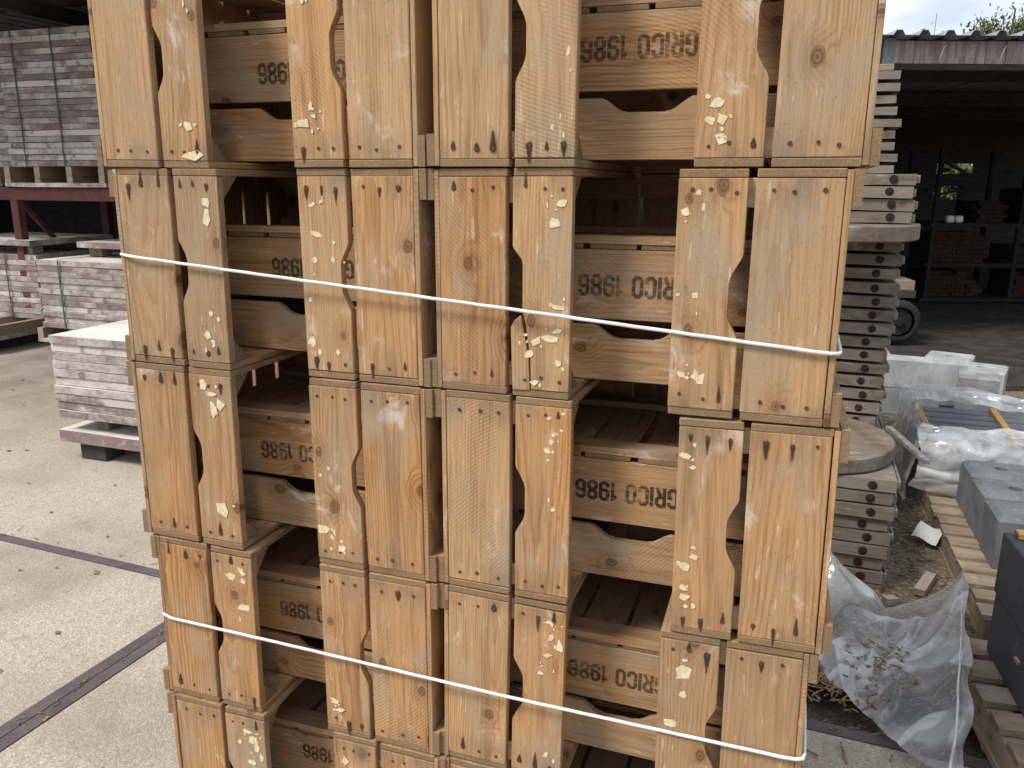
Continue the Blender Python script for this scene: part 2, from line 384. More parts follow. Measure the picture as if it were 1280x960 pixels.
def plastic():
    b = NB('clear_polythene')
    g = b.node('ShaderNodeNewGeometry').outputs['Position']
    n = b.noise(g, 5.0, 2, 0.5, 0.6)
    n2 = b.noise(b.scl(g, (1, 1.5, 1)), 8.0, 2, 0.5, 1.2)
    cr = b.math('ABSOLUTE', b.math('SUBTRACT', n2, 0.5))
    crease = b.step(cr, 0.022, 0.0)
    tr = b.node('ShaderNodeBsdfTranslucent'); tr.inputs[0].default_value = (0.80, 0.83, 0.85, 1)
    b.base((0.80, 0.81, 0.82), 0.16, 0.9)
    ms = b.node('ShaderNodeMixShader'); ms.inputs[0].default_value = 0.30
    b.t.links.new(b.p.outputs[0], ms.inputs[1]); b.t.links.new(tr.outputs[0], ms.inputs[2])
    gl = b.node('ShaderNodeBsdfGlossy'); gl.inputs['Roughness'].default_value = 0.14; gl.inputs[0].default_value = (0.9, 0.92, 0.95, 1)
    m3 = b.node('ShaderNodeMixShader'); m3.inputs[0].default_value = 0.12
    b.t.links.new(ms.outputs[0], m3.inputs[1]); b.t.links.new(gl.outputs[0], m3.inputs[2])
    tp = b.node('ShaderNodeBsdfTransparent'); tp.inputs[0].default_value = (0.97, 0.98, 0.99, 1)
    m2 = b.node('ShaderNodeMixShader')
    fac = b.math('ADD', b.step(n, 0.34, 0.66, 0.32, 0.78), b.math('MULTIPLY', crease, 0.15), clamp=True)
    b.set(m2.inputs[0], fac)
    b.t.links.new(tp.outputs[0], m2.inputs[1]); b.t.links.new(m3.outputs[0], m2.inputs[2])
    b.t.links.new(m2.outputs[0], b.out.inputs[0])
    b.bump(b.math('ADD', b.math('MULTIPLY', n2, 0.6), b.math('ADD', n, b.math('MULTIPLY', crease, 0.10))), 0.45, 0.02)
    gn = [x for x in b.t.nodes if x.type == 'BUMP'][0]
    b.t.links.new(gn.outputs[0], gl.inputs['Normal']); b.t.links.new(gn.outputs[0], tr.inputs['Normal'])
    return b.m
M['plastic'] = plastic()

# ------------------------------------------------------------------ helpers
def rcol(o, c=None):
    o.color = c if c else (RND.random(), RND.random(), RND.random(), .25)
    return o
def mesh_from(name, bm, mat, smooth=False):
    me = bpy.data.meshes.new(name)
    bmesh.ops.recalc_face_normals(bm, faces=bm.faces)
    bm.to_mesh(me); bm.free()
    if mat: me.materials.append(M[mat] if isinstance(mat, str) else mat)
    if smooth:
        for p in me.polygons: p.use_smooth = True
    return me
def link(name, data, parent=None, mat=None, col=None):
    o = bpy.data.objects.new(name, data)
    COL.objects.link(o)
    if parent is not None: o.parent = parent
    if mat is not None: o.matrix_basis = mat
    rcol(o, col)
    return o
def tag(o, label, cat, group=None):
    o['label'] = label; o['category'] = cat
    if group: o['group'] = group
    return o
def structure(o):
    o['kind'] = 'structure'; return o
def stuff(o):
    o['kind'] = 'stuff'; return o
def empty(name, label, cat, mat, group=None):
    o = bpy.data.objects.new(name, None); COL.objects.link(o)
    o.empty_display_size = 0.1
    o.matrix_world = mat
    return tag(o, label, cat, group)
T = Matrix.Translation
ORDN = ['topmost', 'second', 'third', 'fourth', 'fifth', 'sixth', 'seventh', 'eighth', 'ninth', 'tenth', 'eleventh', 'twelfth', 'thirteenth', 'fourteenth',
        'fifteenth', 'sixteenth', 'seventeenth', 'eighteenth', 'nineteenth', 'twentieth', 'twenty-first', 'twenty-second', 'twenty-third']
def nth(k, n):
    """k counts from the bottom of a stack of n"""
    q = n - 1 - k
    if k == 0: return 'lowest'
    return ORDN[q] if q == 0 else ORDN[q] + ' from top'
def RZ(a): return Matrix.Rotation(a, 4, 'Z')
def RX(a): return Matrix.Rotation(a, 4, 'X')
def RY(a): return Matrix.Rotation(a, 4, 'Y')

def bev(bm, w):
    if w > 0:
        bmesh.ops.bevel(bm, geom=list(bm.edges), offset=w, segments=1, affect='EDGES', profile=0.5)
def bm_box(bm, x, y, z, sx, sy, sz, m=None):
    """box centred at x,y,z"""
    vs = [Vector((x + dx * sx / 2, y + dy * sy / 2, z + dz * sz / 2)) for dx in (-1, 1) for dy in (-1, 1) for dz in (-1, 1)]
    if m: vs = [m @ v for v in vs]
    v = [bm.verts.new(p) for p in vs]
    for f in ((0, 1, 3, 2), (4, 6, 7, 5), (0, 4, 5, 1), (2, 3, 7, 6), (0, 2, 6, 4), (1, 5, 7, 3)):
        bm.faces.new([v[i] for i in f])
def box_mesh(name, L, W, H, mat, bevel=0.0015):
    bm = bmesh.new(); bm_box(bm, 0, 0, 0, L, W, H); bev(bm, bevel)
    return mesh_from(name, bm, mat)
def rough_box(name, L, W, H, mat, seg=8, amp=0.004, seed=0, bevel=0.004):
    """box with a chipped, slightly wavy outline along its long edges"""
    bm = bmesh.new()
    rows = []
    for i in range(seg + 1):
        x = -L / 2 + L * i / seg
        row = []
        for (dy, dz) in ((-1, -1), (1, -1), (1, 1), (-1, 1)):
            q = Vector((x * 3 + seed, dy * 5 + seed * 1.7, dz * 7))
            n = mnoise.noise_vector(q) * amp
            row.append(bm.verts.new((x + n.x, dy * W / 2 + n.y, dz * H / 2 + n.z)))
        rows.append(row)
    for a, b in zip(rows, rows[1:]):
        for k in range(4):
            bm.faces.new((a[k], a[(k + 1) % 4], b[(k + 1) % 4], b[k]))
    bm.faces.new(rows[0]); bm.faces.new(rows[-1][::-1])
    if bevel:
        es = [e for e in bm.edges if not (abs(e.verts[0].co.x - e.verts[1].co.x) < L / seg * .4 and False)]
        es = [e for e in bm.edges if len(e.link_faces) == 2 and e.calc_face_angle(0) > 0.8]
        bmesh.ops.bevel(bm, geom=es, offset=bevel, segments=1, affect='EDGES', profile=0.5)
    return mesh_from(name, bm, mat)
def prism_xz(name, pts, th, mat, bevel=0.0015):
    """outline in x,z pushed through the thickness th along y"""
    bm = bmesh.new()
    f = [bm.verts.new((x, -th / 2, z)) for x, z in pts]
    k = [bm.verts.new((x, th / 2, z)) for x, z in pts]
    n = len(pts)
    bm.faces.new(f); bm.faces.new(k[::-1])
    for i in range(n):
        bm.faces.new((f[i], k[i], k[(i + 1) % n], f[(i + 1) % n]))
    bev(bm, bevel)
    return mesh_from(name, bm, mat)
def tube(bm, pts, r, seg=8, cap=True):
    pts = [Vector(p) for p in pts]
    rings = []
    prev = None
    for i, p in enumerate(pts):
        d = (pts[min(i + 1, len(pts) - 1)] - pts[max(i - 1, 0)]).normalized()
        a = d.orthogonal().normalized() if prev is None else (prev - d * prev.dot(d)).normalized()
        prev = a
        b = d.cross(a)
        rr = r[i] if isinstance(r, (list, tuple)) else r
        rings.append([bm.verts.new(p + (a * math.cos(t) + b * math.sin(t)) * rr) for t in [2 * math.pi * k / seg for k in range(seg)]])
    for A, B in zip(rings, rings[1:]):
        for k in range(seg):
            bm.faces.new((A[k], A[(k + 1) % seg], B[(k + 1) % seg], B[k]))
    if cap:
        bm.faces.new(rings[0]); bm.faces.new(rings[-1][::-1])
def disc(bm, m, r, h, seg=12):
    a = [bm.verts.new(m @ Vector((r * math.cos(2 * math.pi * k / seg), r * math.sin(2 * math.pi * k / seg), 0))) for k in range(seg)]
    b = [bm.verts.new(m @ Vector((r * .9 * math.cos(2 * math.pi * k / seg), r * .9 * math.sin(2 * math.pi * k / seg), h))) for k in range(seg)]
    for k in range(seg):
        bm.faces.new((a[k], a[(k + 1) % seg], b[(k + 1) % seg], b[k]))
    bm.faces.new(b); bm.faces.new(a[::-1])

# ------------------------------------------------------------------ ground
bm = bmesh.new()
v = [bm.verts.new(p) for p in ((-400, -400, -0.115), (400, -400, -0.115), (400, 400, -0.115), (-400, 400, -0.115))]
bm.faces.new(v)
structure(link('ground', mesh_from('ground', bm, 'dirt')))

PAVE = T((-1.79, 1.31, 0)) @ RZ(R(-2.6))
pav = bpy.data.objects.new('paving', None); COL.objects.link(pav); pav.matrix_world = PAVE
structure(pav)
slab_me = box_mesh('concrete_slab', 1.890, 1.890, 0.105, 'yard', 0.004)
bm = bmesh.new()
for k in range(4):
    m = RZ(k * math.pi / 2)
    # mitred steel angle round the slab
    o, i_ = 0.998, 0.946
    P = [(-o, -o), (o, -o), (i_, -i_), (-i_, -i_)]
    lo = [bm.verts.new(m @ Vector((x, y, -0.06))) for x, y in P]
    hi = [bm.verts.new(m @ Vector((x, y, 0.002))) for x, y in P]
    bm.faces.new(hi); bm.faces.new(lo[::-1])
    for q in range(4):
        bm.faces.new((lo[q], lo[(q + 1) % 4], hi[(q + 1) % 4], hi[q]))
rim_me = mesh_from('steel_rim', bm, 'rim')
for i in range(-4, 2):
    for j in range(-3, 0):
        s = link('concrete_slab', slab_me, pav, T((1.0 + 2 * i, 1.0 + 2 * j, -0.0525 + RND.uniform(-.003, .002))) @ RZ(R(RND.uniform(-.12, .12))))
        link('steel_rim', rim_me, s, T((0, 0, 0.0525)))

apron = link('concrete_apron', box_mesh('concrete_apron', 14.0, 9.0, .105, 'yard', .004), pav, T((-5.0, 0.008 + 4.5, -.0535)))

# trodden dirt over the yard on the right
def sheet(name, outline_fn, nx, ny, mat, smooth=True):
    bm = bmesh.new()
    g = [[bm.verts.new(outline_fn(i / nx, j / ny)) for i in range(nx + 1)] for j in range(ny + 1)]
    for j in range(ny):
        for i in range(nx):
            bm.faces.new((g[j][i], g[j][i + 1], g[j + 1][i + 1], g[j + 1][i]))
    return mesh_from(name, bm, mat, smooth)
def dirt_fn(u, v):
    x = 0.30 + u * 6.5; y = 1.42 + v * 17.5
    if v == 0: y += 0.08 * mnoise.noise(Vector((x * 4, 1, 0))) + 0.05 * mnoise.noise(Vector((x * 15, 2, 0)))
    if u == 0: x += 0.15 * mnoise.noise(Vector((3, y * 2, 0)))
    z = 0.006 + (0.02 + 0.012 * mnoise.noise(Vector((x * 3, y * 3, 0))) + 0.008 * mnoise.noise(Vector((x * 11, y * 11, 3)))) * min(1, v * 60)
    return (x, y, z)
structure(link('dirt_floor', sheet('dirt_floor', dirt_fn, 60, 160, 'dirt')))

# ------------------------------------------------------------------ the crates
W_, L_, D_, A_, B_ = 0.40, 0.60, 0.2455, 0.1284, 0.1390
TS = 0.0130       # side board thickness
TE = 0.0180       # end board thickness
H_ = 0.4024       # one layer of the pile
Z0 = 0.14

def notch_pts(Lb, Wb, half, depth, c=0.046):
    """board outline with the hand hold cut into its lower edge"""
    l, w = Lb / 2, Wb / 2
    p = [(-l, -w)]
    K = 9
    left = []
    for k in range(K + 1):
        t = k / K
        # a short steep start easing into the flat of the cut
        left.append((-half + c * t, -w + depth * (0.55 * math.sin(t * math.pi / 2) + 0.45 * (t * t * (3 - 2 * t)))))
    p += left + [(-x, z) for x, z in reversed(left)] + [(l, -w), (l, w), (-l, w)]
    return p
EL = W_ - 2 * TS - 0.0012
NB_W = D_ - B_
BM_ = {}
BM_['end_wide'] = [box_mesh('end_board', EL - RND.uniform(0, .0015), TE, A_ - RND.uniform(0, .003), 'crate', 0.0016) for _ in range(4)]
BM_['end_notch'] = [prism_xz('notched_end_board', notch_pts(EL - RND.uniform(0, .0015), NB_W - RND.uniform(0, .003), 0.068 + RND.uniform(-.004, .004), 0.019 + RND.uniform(-.003, .003)), TE, 'crate', 0.0014) for _ in range(4)]
BM_['side_wide'] = [box_mesh('side_board', L_ - RND.uniform(0, .003), TS, A_ - RND.uniform(0, .002), 'crate', 0.0012) for _ in range(3)]
BM_['side_notch'] = [prism_xz('notched_side_board', notch_pts(L_ - RND.uniform(0, .003), NB_W - RND.uniform(0, .002), 0.078, 0.024 + RND.uniform(-.002, .002)), TS, 'crate', 0.0012) for _ in range(3)]
BM_['slat'] = [box_mesh('bottom_slat', W_ - 0.003, 0.0095, w, 'crate', 0.001) for w in (0.086, 0.090, 0.093, 0.0999)]
BM_['runner'] = [rough_box('runner', L_ - 0.002, 0.0135, 0.054, 'crate', 8, 0.0012, k * 3.1, 0.004) for k in range(3)]
# the broken hand-hold board: its lower corner has split off along the grain
def split_meshes():
    l, w = EL / 2, NB_W / 2
    full = notch_pts(EL, NB_W, 0.068, 0.019, .03)
    # local +x = up in the pile; the split piece is at -x, along the lower edge (-w)
    main = [(-l, -w + 0.036)] + [(-l + 0.06, -w + 0.034), (-0.075, -w + 0.0265), (-0.055, -w + 0.0225), (-0.044, -w + 0.019)] + [p for p in full if p[0] > -0.043]
    main = main + [(-l, w)]
    piece = [(-l, -w - 0.001), (-0.072, -w - 0.001), (-0.060, -w + 0.006), (-0.050, -w + 0.0185), (-0.075, -w + 0.0225), (-l + 0.06, -w + 0.031), (-l, -w + 0.032)]
    return (prism_xz('notched_end_board', main, TE, 'crate', 0.001), prism_xz('split_piece', piece, TE, 'crate', 0.001))
SPLIT = split_meshes()
bm = bmesh.new()
g = 0.046
tri = [(0, 0), (g, 0), (0, g)]
hl = (D_ - 0.004) / 2
lo = [bm.verts.new((-hl, y, z)) for y, z in tri]; hi = [bm.verts.new((hl, y, z)) for y, z in tri]
bm.faces.new(lo[::-1]); bm.faces.new(hi)
for k in range(3): bm.faces.new((lo[k], lo[(k + 1) % 3], hi[(k + 1) % 3], hi[k]))
bev(bm, 0.001)
BM_['post'] = mesh_from('corner_post', bm, 'post')

M_END = RZ(math.pi / 2)                                  # X->Y, Y->-X, Z->Z
M_SLAT = Matrix(((0, 0, 1, 0), (1, 0, 0, 0), (0, 1, 0, 0), (0, 0, 0, 1)))   # X->Y, Y->Z, Z->X
M_RUN = RX(math.pi / 2)                                  # Y->Z, Z->-Y
def m_post(sx, sy):
    # grain X->Z ; Y-> +-X ; Z-> +-Y
    m = Matrix(((0, sx, 0, 0), (0, 0, sy, 0), (1, 0, 0, 0), (0, 0, 0, 1)))
    return m
def jit(a=0.0008, r=0.0035):
    return T((RND.uniform(-a, a), RND.uniform(-a, a), RND.uniform(-a, a))) @ Euler((RND.uniform(-r, r) * .4, RND.uniform(-r, r), RND.uniform(-r, r) * .4)).to_matrix().to_4x4()

def nail_spots(strong):
    """nail heads (y along the board, z height) on the visible end"""
    out = []
    for s in (-1, 1):
        for lo_, hi_ in ((0.004, A_), (B_, D_)):
            for q in (0.20, 0.50, 0.80):
                out.append((s * (W_ / 2 - TS - 0.020 + RND.uniform(-.004, .004)), lo_ + (hi_ - lo_) * (q + RND.uniform(-.05, .05)), s))
    return out

def make_crate(label, mw, tone=None, ends=True, tight=False, stains=(0.3, 0.3), split=False, group='potato crates in the pile', text=None, scraps=None, name='wooden_crate'):
    root = empty(name, label, 'crate', mw, group)
    def c():
        if tone is None: return None
        og = min(.98, max(.02, (tone[1] if len(tone) > 1 else .5) + RND.uniform(-.30, .30)))
        return (RND.random(), min(1, max(0, tone[0] + RND.uniform(-.30, .30))), (RND.randrange(5) + og) / 5.77, min(1, max(0, (tone[2] if len(tone) > 2 else .35) + RND.uniform(-.25, .25))))
    pick = RND.choice
    front_notch = None
    for sx in (-1, 1):
        x = sx * (L_ / 2 - TE / 2)
        link('end_board', pick(BM_['end_wide']), root, T((x, 0, A_ / 2)) @ M_END @ jit(), c())
        if sx == -1 and split:
            front_notch = link('notched_end_board', SPLIT[0], root, T((x, 0, (B_ + D_) / 2)) @ M_END, c())
            link('split_piece', SPLIT[1], front_notch, T((-0.001, 0.001, -0.0045)) @ RY(R(2.0)), tuple(front_notch.color))
        else:
            o = link('notched_end_board', pick(BM_['end_notch']), root, T((x, 0, (B_ + D_) / 2)) @ M_END @ jit(), c())
            if sx == -1: front_notch = o
    for sy in (-1, 1):
        y = sy * (W_ / 2 - TS / 2)
        sb = link('side_board', pick(BM_['side_wide']), root, T((0, y, A_ / 2)) @ jit(.0005, .001), c())
        if sy == -1 and text is not None:
            link('stencil_lettering', LETTERS, sb, T((text[0], -TS / 2 - 0.0005, -A_ / 2 + text[1])) @ RY(R(RND.uniform(-1.1, 1.1))))
        link('notched_side_board', pick(BM_['side_notch']), root, T((0, y, (B_ + D_) / 2)) @ jit(.0005, .001), c())
        link('runner', pick(BM_['runner']), root, T((0, sy * (W_ / 2 - 0.027 - RND.uniform(0, .002)), -0.0105 - 0.00675)) @ M_RUN, c())
        for sx in (-1, 1):
            link('corner_post', BM_['post'], root, T((sx * (L_ / 2 - TE - .0005), sy * (W_ / 2 - TS - .0005), D_ / 2)) @ m_post(-sx, -sy), c())
    n = 6
    for k in range(n):
        xx = -L_ / 2 + (k + .5) * L_ / n
        if k == 0: xx -= 0.0035
        if k == n - 1: xx += 0.0035
        link('bottom_slat', BM_['slat'][3 if tight else 2 if k in (0, n - 1) else RND.randrange(2)], root, T((xx + (0 if tight else RND.uniform(-.002, .002)), RND.uniform(-.0008, .0008), -0.0052)) @ M_SLAT, c())
    if ends:
        bm = bmesh.new(); st = bmesh.new()
        ed = st.verts.layers.float.new('edge')
        xf = -L_ / 2
        for (y, z, s) in nail_spots(stains):
            m = T((xf - 0.0004, y, z)) @ RY(-math.pi / 2)
            disc(bm, m, RND.uniform(0.0030, 0.0040), 0.0011, 8)
            pr = stains[0] if s > 0 else stains[1]
            if RND.random() < pr:
                ln = RND.uniform(0.010, 0.044); wd = RND.uniform(0.003, 0.0065)
                dirn = 1 if RND.random() < 0.75 else -1
                cv = st.verts.new((xf - 0.0011, y + dirn * 0.003, z)); cv[ed] = 1.0
                ring = []
                for k in range(14):
                    a = 2 * math.pi * k / 14
                    ca, sa = math.cos(a), math.sin(a)
                    yy = (ca * ln if ca > 0 else ca * wd * 1.4) * dirn
                    zz = sa * wd * (1 - 0.55 * max(0, ca)) * 1.25
                    vv = st.verts.new((xf - 0.0010, y + yy, z + zz)); vv[ed] = 0.0
                    ring.append(vv)
                for k in range(14): st.faces.new((cv, ring[k], ring[(k + 1) % 14]))
        stuff(link('nails', mesh_from('nails', bm, 'nail'), root))
        if len(st.faces): stuff(link('nail_stains', mesh_from('nail_stains', st, 'stain'), root))
        else: st.free()
    sl = []
    for (u, w, sw, sh) in (scraps or []):
        sl.append((u, w, sw, sh))
        for _ in range(RND.choice((0, 1, 1, 2))):
            uu = u + RND.gauss(0, .012); ww = w + RND.gauss(0, .016)
            if B_ + .006 < uu < D_ - .006 and abs(ww) < .178 and u > B_: sl.append((uu, ww, RND.uniform(.003, .008), RND.uniform(.003, .009)))
    for (u, w, sw, sh) in sl:
        # local: height u -> Z, pile height w -> Y ; lies on the visible end
        me = scrap_mesh(sw, sh)
        on = front_notch if u > (A_ + B_) / 2 else None
        wm = T((-L_ / 2 - 0.0006, w, u)) @ RY(-math.pi / 2)
        if on is not None:
            o = link('paper_scrap', me, on, on.matrix_basis.inverted() @ wm)
        else:
            o = link('paper_scrap', me, root, wm)
    return root

def scrap_mesh(su, sw):
    """a torn bit of label: ragged outline, slightly curled off the board; x = u, y = pile height"""
    bm = bmesh.new()
    su *= 1.25; sw *= 1.25
    n = RND.choice((4, 5, 5, 6, 7, 8))
    ph = RND.uniform(0, 6.28)
    kind = RND.random()
    ring = []
    cz = 0.0005
    cv = bm.verts.new((RND.uniform(-.1, .1) * su, RND.uniform(-.1, .1) * sw, cz))
    for k in range(n):
        a = ph + 2 * math.pi * (k + RND.uniform(-.28, .28)) / n
        r = RND.uniform(0.6, 1.15) if kind < .6 else RND.uniform(0.28, 1.25)
        ca, sa = math.cos(a), math.sin(a)
        q = max(abs(ca), abs(sa)) if kind < .35 else 1
        ring.append(bm.verts.new((ca * r / q * su * 0.5, sa * r / q * sw * 0.5, cz + max(0, RND.uniform(-.003, .0008)))))
    for k in range(n):
        bm.faces.new((cv, ring[k], ring[(k + 1) % n]))
    ex = bmesh.ops.extrude_face_region(bm, geom=list(bm.faces))
    for e in ex['geom']:
        if isinstance(e, bmesh.types.BMVert): e.co.z -= 0.0004
    return mesh_from('paper_scrap', bm, 'paper')

# stencilled letters: strokes of even width
def letters():
    l, r, b, t, c, S = .09, .45, .08, .92, .11, .172
    box = [(r, b + c), (r, t - c), (r - c, t), (l + c, t), (l, t - c), (l, b + c), (l + c, b), (r - c, b)]
    six = [(r, t - .22), (r, t - c), (r - c, t), (l + c, t), (l, t - c), (l, b + c), (l + c, b), (r - c, b), (r, b + c), (r, .46), (r - c, .55), (l + .08, .55)]
    G = {
        'A': [[(l - .02, 0), (.27, 1.0), (r + .02, 0)], [(.17, .27), (.37, .27)]],
        'G': [[(r, .70), (r, t - c), (r - c, t), (l + c, t), (l, t - c), (l, b + c), (l + c, b), (r - c, b), (r, b + c), (r, .46), (.30, .46)]],
        'R': [[(l, 0), (l, t), (r - c, t), (r, t - c), (r, .60), (r - c, .48), (l + .08, .48)], [(.28, .41), (r + .01, 0)]],
        'I': [[(.10, 0), (.10, 1)]],
        'C': [[(r, .66), (r, t - c), (r - c, t), (l + c, t), (l, t - c), (l, b + c), (l + c, b), (r - c, b), (r, b + c), (r, .34)]],
        'O': [box + box[:1]],
        '1': [[(.02, .70), (.20, .86), (.20, 0)]],
        '8': [[(l + c, .53), (r - c, .53), (r, .64), (r, t - c), (r - c, t), (l + c, t), (l, t - c), (l, .64), (l + c, .53)],
              [(l + c, .47), (r - c, .47), (r, .36), (r, b + c), (r - c, b), (l + c, b), (l, b + c), (l, .36), (l + c, .47)]],
        '6': [six],
        '9': [[(.54 - x, 1 - y) for x, y in six]],
    }
    adv = {'I': .23, '1': .34, ' ': .38}
    h = 0.0405
    bm = bmesh.new()
    xx = 0.0
    k = 0
    for ch in 'AGRICO 1986':
        for pl in G.get(ch, []):
            k += 1
            P = [Vector((x, y)) for x, y in pl]
            closed = (P[0] - P[-1]).length < 1e-6
            if closed: P = P[:-1]
            n = len(P)
            Lf, Rt = [], []
            for i in range(n):
                if closed or 0 < i < n - 1:
                    d1 = (P[i] - P[i - 1]).normalized(); d2 = (P[(i + 1) % n] - P[i]).normalized()
                    n1 = Vector((-d1.y, d1.x)); n2 = Vector((-d2.y, d2.x))
                    m = (n1 + n2).normalized(); m = m / max(.5, m.dot(n1))
                else:
                    d = (P[1] - P[0]) if i == 0 else (P[-1] - P[-2])
                    d = d.normalized(); m = Vector((-d.y, d.x))
                Lf.append(P[i] + m * S / 2); Rt.append(P[i] - m * S / 2)
            vl = [bm.verts.new(((xx + p.x) * h, -0.00004 * k, (p.y - .5) * h)) for p in Lf]
            vr = [bm.verts.new(((xx + p.x) * h, -0.00004 * k, (p.y - .5) * h)) for p in Rt]
            for i in range(n if closed else n - 1):
                j = (i + 1) % n
                bm.faces.new((vl[i], vr[i], vr[j], vl[j]))
        xx += adv.get(ch, .585)
    tot = xx * h
    for vv in bm.verts: vv.co.x -= tot / 2
    me = bpy.data.meshes.new('stencil_lettering')
    bm.to_mesh(me); bm.free()
    me.materials.append(M['ink'])
    return me
LETTERS = letters()
POSE = {'lA1':(-0.915,-0.0059,0.0127,0.0111),
    'lB1':(-0.2386,0.0039,-0.0062,-0.0026),
    'rA1':(-0.1858,0.0029,-0.0007,-0.0005),
    'rB1':(0.4966,-0.0036,0.0017,-0.0035),
    'lA2':(-0.9017,-0.0011,-0.003,0.006),
    'lB2':(-0.2374,0.0061,-0.0187,-0.0049),
    'rA2':(-0.1895,0.0094,-0.0115,-0.0027),
    'rB2':(0.4795,-0.0117,0.0087,-0.0049),
    'lA3':(-0.9076,-0.0003,-0.0055,0.0049),
    'lB3':(-0.2314,0.003,-0.0048,-0.0066),
    'rA3':(-0.1822,0.0096,-0.0086,-0.0026),
    'rB3':(0.5029,-0.0093,0.0154,-0.0164),
    'lA4':(-0.8917,-0.0034,0.0172,0.0133),
    'lB4':(-0.2289,0.0011,0.0049,0.0009),
    'rA4':(-0.1842,0.0105,-0.0026,0.0116),
    'rB4':(0.4924,-0.0086,0.0071,-0.0178),
    'lA5':(-0.8856,-0.0097,0.0133,0.0086),
    'lB5':(-0.2158,-0.001,0.0042,-0.0),
    'rA5':(-0.1843,0.0081,0.0,-0.0)}
SCRAPS = {'lA1':[(0.206,-0.122,0.015,0.014),
    (0.212,-0.177,0.04,0.02),
    (0.216,0.095,0.004,0.012)],'lB1':[(0.203,-0.092,0.007,0.012),
    (0.199,-0.109,0.01,0.012),
    (0.221,-0.12,0.021,0.013),
    (0.202,-0.137,0.004,0.01),
    (0.209,0.083,0.007,0.006)],'rA1':[(0.229,-0.021,0.005,0.015),
    (0.218,-0.12,0.003,0.011),
    (0.224,-0.149,0.004,0.011)],'rB1':[(0.213,-0.105,0.021,0.015),
    (0.223,-0.13,0.017,0.012),
    (0.203,-0.129,0.018,0.015),
    (0.206,-0.159,0.015,0.021)],'lA2':[(0.216,0.137,0.02,0.017),
    (0.216,0.107,0.019,0.032),
    (0.209,-0.085,0.011,0.01),
    (0.195,-0.129,0.02,0.015),
    (0.209,-0.145,0.011,0.016)],'lB2':[(0.213,0.135,0.021,0.014),
    (0.195,0.141,0.009,0.009),
    (0.208,0.08,0.021,0.009),
    (0.213,0.032,0.009,0.011),
    (0.174,0.033,0.008,0.011),
    (0.229,-0.046,0.008,0.009),
    (0.231,-0.128,0.016,0.019),
    (0.214,-0.148,0.009,0.013),
    (0.172,-0.146,0.008,0.011)],'rA2':[(0.201,0.14,0.005,0.012),
    (0.227,0.142,0.015,0.015),
    (0.213,0.11,0.025,0.018),
    (0.223,-0.034,0.02,0.011),
    (0.225,-0.076,0.02,0.011),
    (0.212,-0.09,0.028,0.023),
    (0.186,-0.099,0.023,0.016),
    (0.171,-0.122,0.02,0.013),
    (0.226,-0.133,0.01,0.011),
    (0.185,-0.172,0.017,0.01)],'rB2':[(0.232,0.133,0.014,0.013),
    (0.205,0.143,0.006,0.015),
    (0.212,0.003,0.01,0.01),
    (0.227,-0.129,0.012,0.009),
    (0.201,-0.132,0.019,0.024),
    (0.217,-0.113,0.004,0.004)],'lA3':[(0.18,0.165,0.02,0.023),
    (0.196,0.146,0.023,0.01),
    (0.217,0.129,0.02,0.023),
    (0.199,0.113,0.017,0.03),
    (0.203,-0.111,0.028,0.026)],'lB3':[(0.226,-0.119,0.023,0.03),
    (0.209,-0.135,0.01,0.013),
    (0.203,-0.125,0.005,0.013),
    (0.186,-0.16,0.015,0.025),
    (0.21,0.014,0.008,0.01)],'rA3':[(0.204,0.165,0.009,0.007),
    (0.213,0.136,0.01,0.01),
    (0.209,0.122,0.007,0.012),
    (0.202,0.104,0.012,0.009),
    (0.214,-0.01,0.009,0.009)],'rB3':[(0.23,0.136,0.02,0.011),
    (0.218,0.115,0.012,0.01),
    (0.211,-0.049,0.014,0.013),
    (0.225,-0.069,0.018,0.015),
    (0.225,-0.109,0.016,0.011),
    (0.223,-0.127,0.016,0.013),
    (0.206,-0.143,0.006,0.01)],'lA4':[(0.185,0.135,0.025,0.014),
    (0.217,0.152,0.021,0.021),
    (0.22,0.131,0.016,0.016),
    (0.215,0.064,0.025,0.016)],'lB4':[(0.221,-0.122,0.018,0.014),
    (0.212,-0.142,0.026,0.009)],'rA4':[(0.213,0.161,0.025,0.015),
    (0.215,0.128,0.011,0.014),
    (0.232,0.113,0.014,0.022),
    (0.21,0.089,0.016,0.011),
    (0.196,0.047,0.013,0.008),
    (0.213,-0.138,0.01,0.013)],'rB4':[(0.201,0.121,0.022,0.025),
    (0.198,0.148,0.009,0.006),
    (0.201,0.079,0.012,0.012),
    (0.22,0.015,0.018,0.012),
    (0.215,-0.037,0.004,0.013)],'lA5':[(0.2,0.15,0.022,0.009),
    (0.176,0.12,0.011,0.015),
    (0.212,0.131,0.026,0.019),
    (0.222,0.114,0.015,0.026),
    (0.233,0.091,0.017,0.024),
    (0.203,0.071,0.024,0.015)],'lB5':[(0.216,0.134,0.021,0.021)],'rA5':[]}

